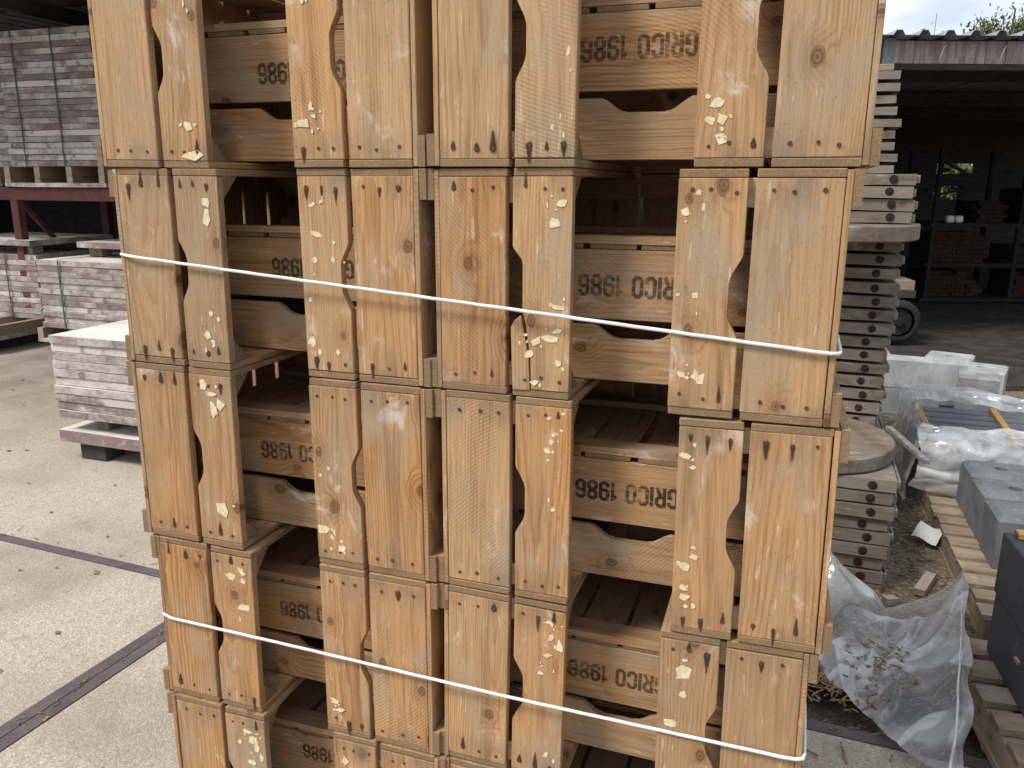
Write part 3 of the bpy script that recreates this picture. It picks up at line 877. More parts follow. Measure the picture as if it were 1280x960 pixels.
def row_z(r): return Z0 + (6 - r) * H_ - W_
FEAT = {
 'lA1': 'crate on its side with a large torn paper rectangle low on it, top left corner',
 'lB1': 'crate on its side, white paper square beside dark knot, top row, left stack',
 'rA1': 'crate on its side, grey smudge on hand-hold board, top row right of the gap',
 'rB1': 'pale pinkish crate on its side with clustered paper scraps, top right corner',
 'lA2': 'crate on its side with the left end of the upper white rope across it',
 'lB2': 'crate on its side with scattered scraps, second row, right half of left stack',
 'rA2': 'crate on its side with split hand-hold board and many scraps under upper rope',
 'rB2': 'crate on its side where the upper white rope turns the right corner',
 'lA3': 'crate on its side with a chain of torn paper, third row, far left',
 'lB3': 'orange-toned crate on its side, third row, right half of left stack',
 'rA3': 'crate on its side, tiny paper bits in line, third row right of the gap',
 'rB3': 'crate on its side with black teardrop nail stains, third row, right edge',
 'lA4': 'crate on its side with the left end of the lower white rope across it',
 'lB4': 'crate on its side crossed by lower rope, fourth row, right half of left stack',
 'rA4': 'crate on its side crossed by lower rope, fourth row, right of the gap',
 'rB4': 'crate on its side where the lower white rope turns the right corner',
 'lA5': 'crate on its side with several paper scraps, bottom left corner of the pile',
 'lB5': 'crate on its side in the bottom row, right half of left stack',
 'rA5': 'crate on its side barely showing at bottom edge, right of the gap',
 'rB5': 'crate on its side at the bottom right, below the lower rope\'s corner',
}
TONE = {'lA1': .25, 'lB1': .25, 'rA1': .2, 'rB1': .3, 'lA2': .6, 'lB2': .35, 'rA2': .5, 'rB2': .4, 'lA3': .6, 'lB3': .7, 'rA3': .4, 'rB3': .45,
        'lA4': .65, 'lB4': .45, 'rA4': .6, 'rB4': .7, 'lA5': .6, 'lB5': .5, 'rA5': .5, 'rB5': .5}
GREY = {'lA1': .35, 'lA2': .65, 'lA3': .65, 'lA4': .35, 'lB2': .35, 'rB2': .5, 'rA2': .3, 'rB4': .5, 'lA5': .35, 'rB1': .3, 'rB3': .35, 'lB3': .0, 'lB4': .0, 'rA4': .1, 'rA1': .2}
STAIN = {'rB3': (.95, 1.0), 'lA2': (.7, .8), 'lB2': (.75, .8), 'lA3': (.8, .45), 'rA1': (.1, .9), 'lA4': (.35, .45), 'lB1': (.2, .15), 'rB1': (0, .15), 'rB2': (.1, .1), 'rA4': (.4, .45), 'rA3': (.1, .1), 'rA2': (.1, .15), 'lA1': (.3, .3), 'rB4': (.4, .3)}
POSE['rB5'] = (0.495, -0.006, 0.004, 0)
for key in sorted(FEAT, key=lambda k: (k[2], k[0], k[1])):
    dx, dy, yaw, tilt = POSE[key]
    z = row_z(int(key[2]))
    if key[1] == 'A':     # Z->+X  X->+Y  Y->+Z
        base = Matrix(((0, 0, 1, 0), (1, 0, 0, 0), (0, 1, 0, 0), (0, 0, 0, 1)))
    else:                 # Z->-X  X->+Y  Y->-Z
        base = Matrix(((0, 0, -1, 0), (1, 0, 0, 0), (0, -1, 0, 0), (0, 0, 0, 1)))
    mw = T((dx, dy, z + W_ / 2)) @ RZ(yaw) @ RY(tilt) @ T((0, L_ / 2, 0)) @ base
    sc = [(u, (w if key[1] == 'A' else -w), a, b) for (u, w, a, b) in SCRAPS.get(key, [])]
    st = STAIN.get(key, (.12, .12))
    if key[1] == 'B': st = (st[1], st[0])
    make_crate(FEAT[key], mw, tone=(TONE[key], {'1': .15, '2': .38, '3': .62, '4': .62, '5': .6}[key[2]], GREY.get(key, .12)), stains=st, split=(key == 'rA2'), scraps=sc)

# upside-down crates standing crosswise inside each pair
ORD = ['top', 'second', 'third', 'fourth', 'bottom']
CX = {'l1': -.568, 'l2': -.566, 'l3': -.566, 'l4': -.562, 'l5': -.553, 'r1': .152, 'r2': .149, 'r3': .158, 'r4': .150, 'r5': .152}
CY = {'l1': .135, 'l2': .155, 'l3': .123, 'l4': .128, 'l5': .13, 'r1': .128, 'r2': .124, 'r3': .122, 'r4': .122, 'r5': .122}
TXL = {'l1': -.642, 'l2': -.652, 'l3': -.689, 'l4': -.671, 'l5': -.634, 'r1': .032, 'r2': .038, 'r3': .045, 'r4': .042, 'r5': .04}
TXU = {'l1': .074, 'l2': .062, 'l3': .069, 'l4': .064, 'l5': .050, 'r1': .058, 'r2': .066, 'r3': .064, 'r4': .066, 'r5': .064}
for s in 'lr':
    for r in range(1, 6):
        k = s + str(r)
        base = Matrix(((-1, 0, 0, 0), (0, 1, 0, 0), (0, 0, -1, 0), (0, 0, 0, 1)))
        mw = T((CX[k], CY[k] + W_ / 2, row_z(r) + TS + D_ + 0.001)) @ RZ(R(RND.uniform(-.5, .5))) @ base
        # lettering starts (its right-hand end, seen upside down) at TXL
        tl = LETTERS.vertices
        half = max(vv.co.x for vv in tl)
        tx = -(TXL[k] + half - CX[k])
        make_crate('upside-down stencilled crate inside the %s-row pair of the %s stack' % (ORD[r - 1], 'left' if s == 'l' else 'right'),
                   mw, tone=(.55,), ends=False, text=(tx, TXU[k]), group='upside-down crates inside the pairs')
# a second row behind, seen only through the openings: bottoms towards us
for s in 'lr':
    for r in range(1, 6):
        base = Matrix(((-1, 0, 0, 0), (0, 0, 1, 0), (0, 1, 0, 0), (0, 0, 0, 1)))
        mw = T((-.56 + RND.uniform(-.01, .01) if s == 'l' else .16 + RND.uniform(-.01, .01), 0.66 + RND.uniform(0, .012), row_z(r) + W_ / 2)) @ base
        make_crate('shadowed crate, slatted bottom forwards, behind the %s stack at its %s opening' % ('left' if s == 'l' else 'right', ORD[r - 1]),
                   mw, tone=(.6,), ends=False, tight=(s + str(r)) not in ('l1', 'l2', 'l3', 'r2'), group='crates of the row behind')  # tight: slat gaps closed up to block light from behind

# pallets carrying the pile
def make_pallet(label, x, y, z, L, Wd, n, rz=0.0, h=0.13, mat='pallet', group=None, slat_w=0.09, foot=True):
    root = empty('wooden_pallet', label, 'pallet', T((x, y, z)) @ RZ(rz), group)
    ms = [rough_box('pallet_slat', L, slat_w + RND.uniform(-.012, .012), 0.02, mat, 10, 0.004, RND.uniform(0, 50), 0.002) for _ in range(4)]
    mb = rough_box('stringer', Wd, 0.075, h - 0.045, mat, 8, 0.003, 5.5, 0.003)
    mf = rough_box('foot_board', Wd, 0.09, 0.02, mat, 8, 0.003, 8.5, 0.002)
    for k in range(n):
        yy = -Wd / 2 + slat_w / 2 + (Wd - slat_w) * k / (n - 1)
        link('pallet_slat', RND.choice(ms), root, T((RND.uniform(-.008, .008), yy, h - 0.010)) @ RZ(RND.uniform(-.012, .012)))
    for q in (-1, 0, 1):
        xx = q * (L / 2 - 0.05)
        link('stringer', mb, root, T((xx, 0, 0.022 + (h - .045) / 2)) @ RZ(math.pi / 2))
        link('foot_board', mf, root, T((xx, 0, 0.0105)) @ RZ(math.pi / 2))
    return root
make_pallet('pallet under the whole crate pile', -0.20, 0.48, 0.001, 1.45, 1.05, 10, h=0.137)

# ropes round the pile
def rope(name, pts, label):
    bm = bmesh.new()
    P = [Vector(p) for p in pts]
    out = []
    for a, b in zip(P, P[1:]):
        n = max(1, int((b - a).length / 0.03))
        for i in range(n): out.append(a.lerp(b, i / n))
    out.append(P[-1])
    sm = list(out)
    for i in range(1, len(out) - 1):
        sm[i] = out[i] * .5 + (out[i - 1] + out[i + 1]) * .25
    # a little lay of the strands
    for i in range(1, len(sm) - 1):
        sm[i] = sm[i] + Vector((0, 0, 0.0003 * math.sin(i * 2.1)))
    tube(bm, sm, 0.0033, 8)
    return tag(link(name, mesh_from(name, bm, 'rope', True)), label, 'rope', 'ropes round the crate pile')
rope('rope', [(-0.914, 1.0, 1.579), (-0.921, 0.02, 1.578), (-0.914, -0.011, 1.577), (-0.62, -0.012, 1.554), (-0.045, -0.012, 1.5105), (0.4865, -0.0195, 1.4705), (0.4945, -0.0135, 1.4705), (0.4960, -0.004, 1.471), (0.4975, 0.20, 1.472), (0.502, 1.0, 1.476)],
     'upper taut white rope running round the crate pile across the second row')
rope('rope', [(-0.905, 1.0, 0.752), (-0.913, 0.02, 0.750), (-0.902, -0.012, 0.7495), (-0.55, -0.012, 0.745), (-0.042, -0.011, 0.735), (0.4985, -0.0175, 0.740), (0.5065, -0.0115, 0.740), (0.508, -0.002, 0.741), (0.5095, 0.2, 0.742), (0.514, 1.0, 0.748)],
     'lower taut white rope running round the crate pile across the fourth row')

# ------------------------------------------------------------------ right: stacks of bolted boards
BOARDS_R = [rough_box('bolted_board', 1.0, 1.25, 0.0515, 'grey_board', 16, 0.0042, 4.7 * k, 0.004) for k in range(5)]
BOLT = None
bm = bmesh.new()
disc(bm, RX(math.pi / 2), 0.0195, 0.004, 14)
disc(bm, RX(math.pi / 2) @ T((0, 0, 0.003)), 0.008, 0.006, 6)
BOLT = mesh_from('bolt', bm, 'bolt')
bm = bmesh.new(); bm_box(bm, 0, 0, 0, 0.010, 1.20, 0.036); bm_box(bm, -0.012, -0.6, 0, 0.030, 0.008, 0.036); bev(bm, 0.002)
EDGE = mesh_from('steel_band', bm, 'edge_steel')
def bolted(xr, yf, z, label, group, ang=0.0, w=1.0):
    o = link('bolted_board', RND.choice(BOARDS_R), None, T((xr, yf, z)) @ RZ(ang) @ T((-0.5, 0.625, 0)))
    tag(o, label, 'board', group)
    for bx in (0.405, -0.405):
        link('bolt', BOLT, o, T((bx + RND.uniform(-.006, .006), -0.6255, RND.uniform(-.003, .003))))
    link('steel_band', EDGE, o, T((0.512, 0, RND.uniform(-.003, .003))))
    return o
N = 9
for k in range(N):
    z = 0.004 + 0.0595 * (k + .5)
    bolted(0.905 + RND.uniform(-.012, .012) + 0.004 * (k == N - 1), 2.16 + RND.uniform(-.012, .012), z,
           'bolted grey board, %s, in the low stack behind the plastic sheet' % nth(k, N), 'boards of the low stack', R(RND.uniform(-.8, .8)))
zt = 0.004 + 0.0595 * N
# round table-like wooden discs lying between the boards
def wooden_disc(x, y, z, r, th, label):
    bm = bmesh.new()
    n = 48
    rings = [(r - .004, 0), (r, .006), (r, th - .006), (r - .005, th)]
    R_ = [[bm.verts.new((rr * math.cos(2 * math.pi * k / n), rr * math.sin(2 * math.pi * k / n), zz + 0.002 * mnoise.noise(Vector((k * .7, rr, x))))) for k in range(n)] for rr, zz in rings]
    for A, B in zip(R_, R_[1:]):
        for k in range(n): bm.faces.new((A[k], A[(k + 1) % n], B[(k + 1) % n], B[k]))
    bm.faces.new(R_[-1]); bm.faces.new(R_[0][::-1])
    o = link('round_wooden_disc', mesh_from('round_wooden_disc', bm, 'grey_board'), None, T((x, y, z)) @ RZ(R(20)))
    return tag(o, label, 'disc', 'round wooden discs in the stacks')
wooden_disc(0.525, 2.53, zt + 0.002, 0.405, 0.066, 'thick round wooden disc lying on the low stack of bolted boards')
up_z = zt + 0.0035
# the taller stack stands on the rear of the low stack (behind the disc)
n2 = 14; ptch = (1.485 - up_z) / n2
for k in range(n2):
    bolted(0.895 + RND.uniform(-.014, .014) + 0.0012 * k, 2.945 + RND.uniform(-.012, .012), up_z + ptch * (k + .5),
           'bolted grey board, %s, in the tall stack under the upper disc' % nth(k, n2), 'boards of the tall stack', R(RND.uniform(-.8, .8)))
wooden_disc(0.500, 3.02, 1.486, 0.485, 0.072, 'thick round wooden disc jutting from the tall stack of boards')
z = 1.560
for k in range(4):
    bolted(0.925 + 0.008 * math.sin(k * 2.2), 2.86 + RND.uniform(-.01, .01), z + 0.0575 * (k + .5), 'bolted grey board, %s, of four above the jutting round disc' % nth(k, 4), 'boards above the upper disc', R(RND.uniform(-1, 1)))
z = 1.560 + 0.0575 * 4 + .002
GB = [rough_box('thin_board', 0.9, 0.7, 0.036, 'grey_board', 8, 0.004, 9.1 * k, 0.003) for k in range(3)]
SP = box_mesh('spacer', 0.06, 0.6, 0.0165, 'grey_board', 0.001)
for k in range(9):
    xr = 0.835 - 0.002 * k + 0.014 * math.sin(k * 1.9)
    o = link('thin_board', GB[k % 3], None, T((xr - .45, 3.35, z + 0.018)) @ RZ(R(RND.uniform(-1.5, 1.5))))
    tag(o, 'thin silvery board, %s, in the spaced pile beside the top crates' % nth(k, 9), 'board', 'thin boards of the spaced pile')
    z += 0.0365
    if k < 8:
        link('spacer', SP, o, T((0.31 + RND.uniform(-.03, .03), 0.02, 0.0265)))
        z += 0.0165
o = link('thin_board', box_mesh('thin_board', 0.8, .1, .030, 'pallet', .002), None, T((0.79 - .4, 3.05, z + 0.018)) @ RZ(R(2)))
tag(o, 'pale new lath lying on top of the spaced board pile', 'board')

# ------------------------------------------------------------------ right: pallets of stone
make_pallet('pallet of pale slats carrying the pierced grey blocks', 1.80, 2.98, 0.010, 1.20, 2.20, 17, R(1.0), 0.135, slat_w=0.098)
make_pallet('nearer pallet under the tall dark stone blocks', 1.72, 1.24, 0.008, 1.22, 0.98, 7, R(6.0), 0.135, slat_w=0.105)

def pierced_block(x, y, z, w, d, h, label, mat='post_block', rz=0.0, group=None, cap=0.018, hole=0.028):
    bm = bmesh.new()
    def ring(sx, sy, zz): return [bm.verts.new((a * sx / 2, b_ * sy / 2, zz)) for a, b_ in ((-1, -1), (1, -1), (1, 1), (-1, 1))]
    r0 = ring(w, d, 0); r1 = ring(w, d, h - cap); r2 = ring(w - .044, d - .044, h)
    for A, B in ((r0, r1), (r1, r2)):
        for k in range(4): bm.faces.new((A[k], A[(k + 1) % 4], B[(k + 1) % 4], B[k]))
    bm.faces.new(r0[::-1])
    n = 16
    hr = [bm.verts.new((hole * math.cos(2 * math.pi * (k + .5) / n - math.pi * .75), hole * math.sin(2 * math.pi * (k + .5) / n - math.pi * .75), h)) for k in range(n)]
    hb = [bm.verts.new((v_.co.x, v_.co.y, h - .12)) for v_ in hr]
    for q in range(4):
        a, b_ = r2[q], r2[(q + 1) % 4]
        seg = [hr[(q * 4 + i) % n] for i in range(5)]
        # fan between the square edge and the quarter of the hole
        for i in range(4): bm.faces.new((a if i < 2 else b_, seg[i + 1], seg[i]) if True else ())
        bm.faces.new((a, b_, seg[2]))
    for k in range(n): bm.faces.new((hr[k], hr[(k + 1) % n], hb[(k + 1) % n], hb[k]))
    bm.faces.new(hb)
    es = [e for e in bm.edges if len(e.link_faces) == 2 and e.calc_face_angle(0) > 0.5 and e.calc_length() > .15]
    bmesh.ops.bevel(bm, geom=es, offset=0.004, segments=1, affect='EDGES', profile=.5)
    o = link('pierced_stone_block', mesh_from('pierced_stone_block', bm, mat), None, T((x, y, z)) @ RZ(rz))
    return tag(o, label, 'stone block', group)
for k, lab in enumerate(('farthest', 'middle', 'nearest')):
    pierced_block(1.332 + .15, 3.005 - k * 0.284, 0.1465, 0.30, 0.245, 0.232, 'pierced grey block, %s of the row on the pale pallet' % lab, rz=R(1.0), group='pierced blocks on the pallet')
o = link('timber_lath', box_mesh('timber_lath', .5, .045, .02, 'lath', .002), None, T((1.45, 1.58, 0.604)) @ RZ(R(4)))
tag(o, 'pale lath lying across the tall dark stone block', 'lath')
def dark_block(x, y, z, L, Wd, Hh, lab, rz, mat='bluestone'):
    o = link('dark_stone_block', box_mesh('dark_stone_block', L, Wd, Hh, mat, .004), None, T((x, y, z + Hh / 2)) @ RZ(rz))
    return tag(o, lab, 'stone block', 'dark stone blocks by the right edge')
dark_block(1.457, 1.195, 0.1455, 0.50, 0.85, 0.222, 'tall dark stone block, lower one at the right edge', R(4))
dark_block(1.455, 1.20, 0.3695, 0.50, 0.85, 0.222, 'tall dark stone block, upper one at the right edge', R(4.6))
o = link('wood_offcut', box_mesh('wood_offcut', .03, .010, .012, 'pallet', .001), None, T((1.150, 1.17, 0.356)) @ RZ(R(94)))
tag(o, 'tiny pale wood spacer stuck between the two dark stone blocks', 'offcut')
o = link('dark_stone_block', box_mesh('dark_stone_block', .3, .5, .10, 'bluestone', .004), None, T((2.02, 2.72, 0.20)))
tag(o, 'flat black stone behind the pierced grey blocks', 'stone block', 'dark stone blocks by the right edge')

# slate strips under two laths, wrapped in plastic
root = empty('slate_pack', 'pack of dark slate strips under two wooden laths, wrapped in plastic', 'slate pack', T((1.185, 3.26, 0.078)))
bm = bmesh.new(); bm_box(bm, .45, .36, .168, .90, .72, .195); bev(bm, .004)
link('slate_core', mesh_from('slate_core', bm, 'slate'), root)
for k in range(6):
    link('slate_strip', rough_box('slate_strip', 0.95, 0.104, 0.040, 'slate', 6, .002, k * 7.7, .002), root, T((.475 + RND.uniform(-.01, .01), .06 + k * .122, .328)) @ RZ(R(RND.uniform(-.6, .6))))
for x, a in ((0.022, 1), (0.43, 2)):
    link('lath', box_mesh('lath', .76, .034, .022, 'lath', .002), root, T((x, .36, .360)) @ RZ(R(90 - a)))

# plastic
def poly_grid(name, corners, nx, ny, zfn, mat='plastic'):
    """bilinear patch between four ground corners, lifted by zfn"""
    a, b_, c, d = [Vector(p) for p in corners]
    def fn(u, v):
        p = a.lerp(b_, u).lerp(d.lerp(c, u), v)
        n = mnoise.noise_vector(Vector((p.x * 6, p.y * 6, 2.3))) * .035
        return Vector((p.x + n.x, p.y + n.y, p.z)) + zfn(p, u, v)
    return sheet(name, fn, nx, ny, mat)
def ridge(x, y, s): return (1 - min(1, abs(mnoise.noise(Vector((x, y, s)))) * 2.6)) ** 2
def fold(p, k=1.0):
    r = ridge(p.x * 3.1 + p.y * 1.3, p.y * 2.2, 1) * .055 + ridge(p.x * 7 - p.y * 3, p.y * 5, 5) * .022
    r += (mnoise.noise(Vector((p.x * 2.5, p.y * 2.5, 7))) + .5) * .03
    return r * k
def z1(p, u, v):
    e = min(1, 5 * min(u + .02, v + .02, 1.02 - v))
    z = 0.020 + fold(p) * (.25 + .75 * e)
    # propped against the low stack on the left, hung from the pallet corner on the right
    z += 0.19 * max(0, (v - .52) / .48) ** 1.3 * max(0, 1 - u * 2.0)
    z += 0.25 * max(0, (u - .50) / .50) ** 1.3 * (0.25 + .75 * v)
    return Vector((0, 0, z))
o = link('plastic_sheet', poly_grid('plastic_sheet', ((0.60, 1.55, 0.0), (0.99, 0.88, 0.0), (1.165, 1.96, 0), (0.675, 2.09, 0)), 110, 110, z1))
tag(o, 'crumpled clear plastic sheet lying on the ground by the stone pallets', 'plastic sheet')
bm = bmesh.new()
L_pts = []
for i in range(41):
    t = i / 40
    u = .93 + .04 * math.sin(t * 3); v = .02 + .92 * t
    a_, b_, c_, d_ = Vector((0.60, 1.55, 0.0)), Vector((0.99, 0.88, 0.0)), Vector((1.165, 1.96, 0)), Vector((0.675, 2.09, 0))
    pp = a_.lerp(b_, u).lerp(d_.lerp(c_, u), v)
    L_pts.append(pp + z1(pp, u, v) + Vector((.004 * math.sin(t * 11), 0, .004)))
tube(bm, L_pts, [.0015 + .0035 * (1 - i / 40) for i in range(41)], 6)
fo = link('fold_highlight', mesh_from('fold_highlight', bm, 'white_paint', True), o)  # painted highlight: thin white tube along the raised fold of the sheet
def wn3(q, s1, a1, s2, a2):
    return mnoise.noise_vector(q * s1) * a1 + mnoise.noise_vector(q * s2 + Vector((3, 7, 1))) * a2
def wrap(u, v):
    # v: from the pallet up the front edge of the pack, then a rolled lip on top
    x = 1.09 + u * 0.98
    if v < .5:
        t = v / .5; y = 2.975 - .04 * math.sin(t * 3) ; z = .225 + .295 * t
    else:
        t = (v - .5) / .5; y = 2.965 + .20 * t * (1 - .3 * math.sin(u * 5)); z = .522 + .035 * math.sin(t * math.pi)
    p = Vector((x, y, z))
    n = wn3(Vector((x, y + v, z * .6)), 4.0, .045, 11, .016)
    n.z = abs(n.z) if v > .5 else n.z
    n.y = -abs(n.y) if v < .55 else n.y
    return p + n
def wrap_l(u, v):
    # left flap: hangs over the left end of the pack and bulges over its back corner
    y = 2.95 + u * 1.02
    t = v
    x = 1.14 - .07 * t - .05 * math.sin(u * 4) * t; z = .545 - .40 * t ** 1.3 + .07 * math.sin(u * math.pi) * (1 - t)
    p = Vector((x, y, z))
    n = wn3(Vector((y, t * .5, 4)), 4.5, .05, 12, .018)
    n.x = -abs(n.x)
    return p + n
def wrap_b(u, v):
    x = 1.08 + u * 1.0
    y = 3.80 + .20 * v + .05 * math.sin(u * 7)
    z = .505 + .085 * math.sin(v * math.pi) * (1 - .5 * u) + .012 - .16 * max(0, v - .6)
    return Vector((x, y, z)) + wn3(Vector((x, v * .6, 14)), 4.5, .035, 12, .014)
root = empty('plastic_wrap', 'torn clear plastic wrapping folded back around the slate pack', 'plastic wrapping', T((0.03, 0.20, -0.07)))
link('front_flap', sheet('front_flap', wrap, 80, 60, 'plastic'), root, T((0, 0, 0)))
link('side_flap', sheet('side_flap', wrap_l, 70, 50, 'plastic'), root, T((0, 0, 0)))
link('back_flap', sheet('back_flap', wrap_b, 80, 40, 'plastic'), root, T((0, 0, 0)))
o = link('steel_angle', box_mesh('steel_angle', .62, .03, .02, 'edge_steel', .002), None, T((0.985, 2.60, 0.580)) @ RZ(R(98)) @ RY(R(3)))
tag(o, 'thin grey metal strip lying on the edge of the low board stack', 'metal strip')
for (x, y, rz, L, lab) in ((0.925, 2.07, 30, .05, 'small pale wood chip at the foot of the low board stack'), (1.085, 2.28, 70, .20, 'splintered wood offcut on the dirt beside the pale pallet')):
    o = link('wood_offcut', rough_box('wood_offcut', L, .045, .03, 'pallet', 5, .006, x * 20, .002), None, T((x, y, 0.045)) @ RZ(R(rz)))
    tag(o, lab, 'offcut')
bm = bmesh.new()
gx = [[bm.verts.new((i * .02, j * .02, .014 * math.sin(i * .9 + j * .4) + .01)) for i in range(7)] for j in range(6)]
for j in range(5):
    for i in range(6): bm.faces.new((gx[j][i], gx[j][i + 1], gx[j + 1][i + 1], gx[j + 1][i]))
o = link('plastic_scrap', mesh_from('plastic_scrap', bm, 'white_paint', True), None, T((1.09, 2.78, 0.05)) @ RZ(R(-35)) @ RX(R(30)))
tag(o, 'pale torn plastic scrap on the dirt by the corner of the pale pallet', 'scrap')

# pale concrete behind
def cblock(name, x, y, z, L, Wd, Hh, lab, mat, rz=0.0, cat='concrete block', group=None):
    o = link(name, rough_box(name, L, Wd, Hh, mat, 8, .004, x * 13, .006), None, T((x, y, z + Hh / 2)) @ RZ(rz))
    return tag(o, lab, cat, group)
cblock('concrete_beam', 1.17, 5.40, 0.240, 1.12, 0.24, 0.21, 'long pale concrete beam lying behind the slate pack', 'pale_concrete', R(-3), 'concrete beam')
cblock('concrete_beam', 1.05, 5.44, 0.030, 1.05, 0.30, 0.205, 'grey concrete beam under the long pale beam', 'mid_concrete', R(-3), 'concrete beam')
pierced_block(1.885, 5.65, 0.03, 0.36, 0.36, 0.345, 'pale pierced concrete block, tall one near the shed opening', 'pale_concrete', R(-16), 'pale pierced blocks', .012, .03)
pierced_block(1.72, 5.98, 0.03, 0.34, 0.36, 0.355, 'pale pierced concrete block standing behind the tall one', 'pale_concrete', R(-16), 'pale pierced blocks', .012, .03)
pierced_block(1.775, 5.12, 0.03, 0.26, 0.26, 0.39, 'small grey pierced concrete block in front of the tall one', 'mid_concrete', R(-10), 'pale pierced blocks', .012, .03)
cblock('concrete_slab_piece', 2.28, 4.75, 0.30, 0.55, 0.45, 0.06, 'pale flat concrete slab by the right edge behind the slate pack', 'pale_concrete', R(-8), 'concrete slab')
cblock('dark_stone_block', 2.10, 4.55, 0.03, 0.5, 0.45, 0.268, 'dark stone block under the pale flat slab', 'slate', R(-8), 'stone block')
o = link('yellow_plank', box_mesh('yellow_plank', .75, .10, .035, 'lath', .003), None, T((1.27, 7.2, .26)) @ RZ(R(-62)) @ RY(R(30)))
tag(o, 'short yellow plank leaning beside the tall board stack', 'plank')
o = link('grey_stick', box_mesh('grey_stick', .55, .05, .03, 'pallet', .003), None, T((1.63, 7.3, .05)) @ RZ(R(100)))
tag(o, 'thin grey stick lying on the shed floor', 'stick')

# ------------------------------------------------------------------ right: open shed
SH = T((1.152, 7.94, 0)) @ RZ(R(18.9))
shed = empty('open_shed', 'dark open-fronted shed with a corrugated roof at the right', 'shed', SH)
def corr(name, L, Dp, pitch, hgt, mat, th=.008):
    """trapezoid corrugated sheet, ribs along y"""
    bm = bmesh.new()
    prof = []
    x = 0
    while x < L:
        for fx, fz in ((0, 0), (.46, 0), (.58, 1), (.80, 1), (.92, 0)):
            prof.append((x + fx * pitch, fz * hgt))
        x += pitch
    top = [[bm.verts.new((px, y, pz)) for px, pz in prof] for y in (0, Dp)]
    bot = [[bm.verts.new((px, y, pz - th)) for px, pz in prof] for y in (0, Dp)]
    for i in range(len(prof) - 1):
        bm.faces.new((top[0][i], top[0][i + 1], top[1][i + 1], top[1][i]))
        bm.faces.new((bot[0][i], bot[1][i], bot[1][i + 1], bot[0][i + 1]))
        bm.faces.new((top[0][i], bot[0][i], bot[0][i + 1], top[0][i + 1]))
    return mesh_from(name, bm, mat)
link('roof', corr('roof', 12.5, 10.2, .247, .046, 'roof_light', .005), shed, T((-2.15, -.22, 3.16)) @ RX(R(-.6)))
FB = [box_mesh('fascia_board', 0.098, .022, .212, 'fascia', .002) for _ in range(2)]
for k in range(48):
    link('fascia_board', FB[k % 2], shed, T((0.11 + k * .1005, RND.uniform(-.003, .003), 3.035)))
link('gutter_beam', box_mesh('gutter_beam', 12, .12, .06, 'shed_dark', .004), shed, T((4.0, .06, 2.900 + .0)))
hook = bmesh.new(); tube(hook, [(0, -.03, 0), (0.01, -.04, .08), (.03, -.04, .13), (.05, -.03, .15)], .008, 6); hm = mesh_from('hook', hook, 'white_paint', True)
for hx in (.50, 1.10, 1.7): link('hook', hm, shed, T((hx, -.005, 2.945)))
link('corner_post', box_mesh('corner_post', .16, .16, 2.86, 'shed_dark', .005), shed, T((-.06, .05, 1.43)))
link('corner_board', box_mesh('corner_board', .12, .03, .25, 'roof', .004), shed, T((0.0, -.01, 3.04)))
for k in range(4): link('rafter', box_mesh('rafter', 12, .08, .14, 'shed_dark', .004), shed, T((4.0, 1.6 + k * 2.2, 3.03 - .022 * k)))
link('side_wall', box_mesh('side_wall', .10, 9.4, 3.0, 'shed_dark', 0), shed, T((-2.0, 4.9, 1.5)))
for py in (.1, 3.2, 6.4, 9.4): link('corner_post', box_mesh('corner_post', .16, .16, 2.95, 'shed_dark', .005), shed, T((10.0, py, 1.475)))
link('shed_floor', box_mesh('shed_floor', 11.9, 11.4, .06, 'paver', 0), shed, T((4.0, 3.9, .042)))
# back wall of boards; a few are broken away
bw = bmesh.new()
yb = 9.6
def bp(x0, x1, z0, z1): bm_box(bw, (x0 + x1) / 2, yb, (z0 + z1) / 2, x1 - x0, .06, z1 - z0)
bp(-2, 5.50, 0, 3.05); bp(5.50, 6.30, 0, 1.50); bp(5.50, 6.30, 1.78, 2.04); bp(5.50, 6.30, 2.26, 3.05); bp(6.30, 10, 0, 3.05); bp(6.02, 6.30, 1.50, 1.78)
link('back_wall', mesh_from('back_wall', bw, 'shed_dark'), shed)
for k in range(7):
    link('loose_board', rough_box('loose_board', RND.uniform(.2, .5), .03, RND.uniform(.04, .09), 'shed_dark', 5, .02, k * 3.3, 0), shed, T((5.55 + .11 * k, yb - .07, 1.76 + .42 * (k % 2) - .06 * (k % 3))) @ RY(R(RND.uniform(-35, 35))))

# rack with brick packs at the back of the shed
rk = empty('storage_rack', 'dark storage rack at the back of the open shed', 'rack', SH @ T((2.12, 3.4, 0.07)))
for px in (0.30, 1.55, 2.8, 4.05):
    for py in (0, .9): link('upright', box_mesh('upright', .06, .06, 2.2, 'shed_black', .003), rk, T((px, py, 1.12)))
for pz in (.05, .56, 1.14):
    link('shelf', box_mesh('shelf', 3.9, .98, .06, 'shed_black', .003), rk, T((2.175, .45, pz)))
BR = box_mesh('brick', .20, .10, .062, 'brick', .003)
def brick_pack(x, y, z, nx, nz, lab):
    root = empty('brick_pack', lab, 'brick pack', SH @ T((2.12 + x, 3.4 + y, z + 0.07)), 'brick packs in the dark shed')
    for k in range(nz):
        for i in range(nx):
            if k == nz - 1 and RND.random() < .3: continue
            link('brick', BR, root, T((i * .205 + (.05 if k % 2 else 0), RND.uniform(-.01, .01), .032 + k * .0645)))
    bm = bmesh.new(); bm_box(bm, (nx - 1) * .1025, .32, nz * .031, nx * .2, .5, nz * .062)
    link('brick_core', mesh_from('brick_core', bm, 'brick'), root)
bi = 0
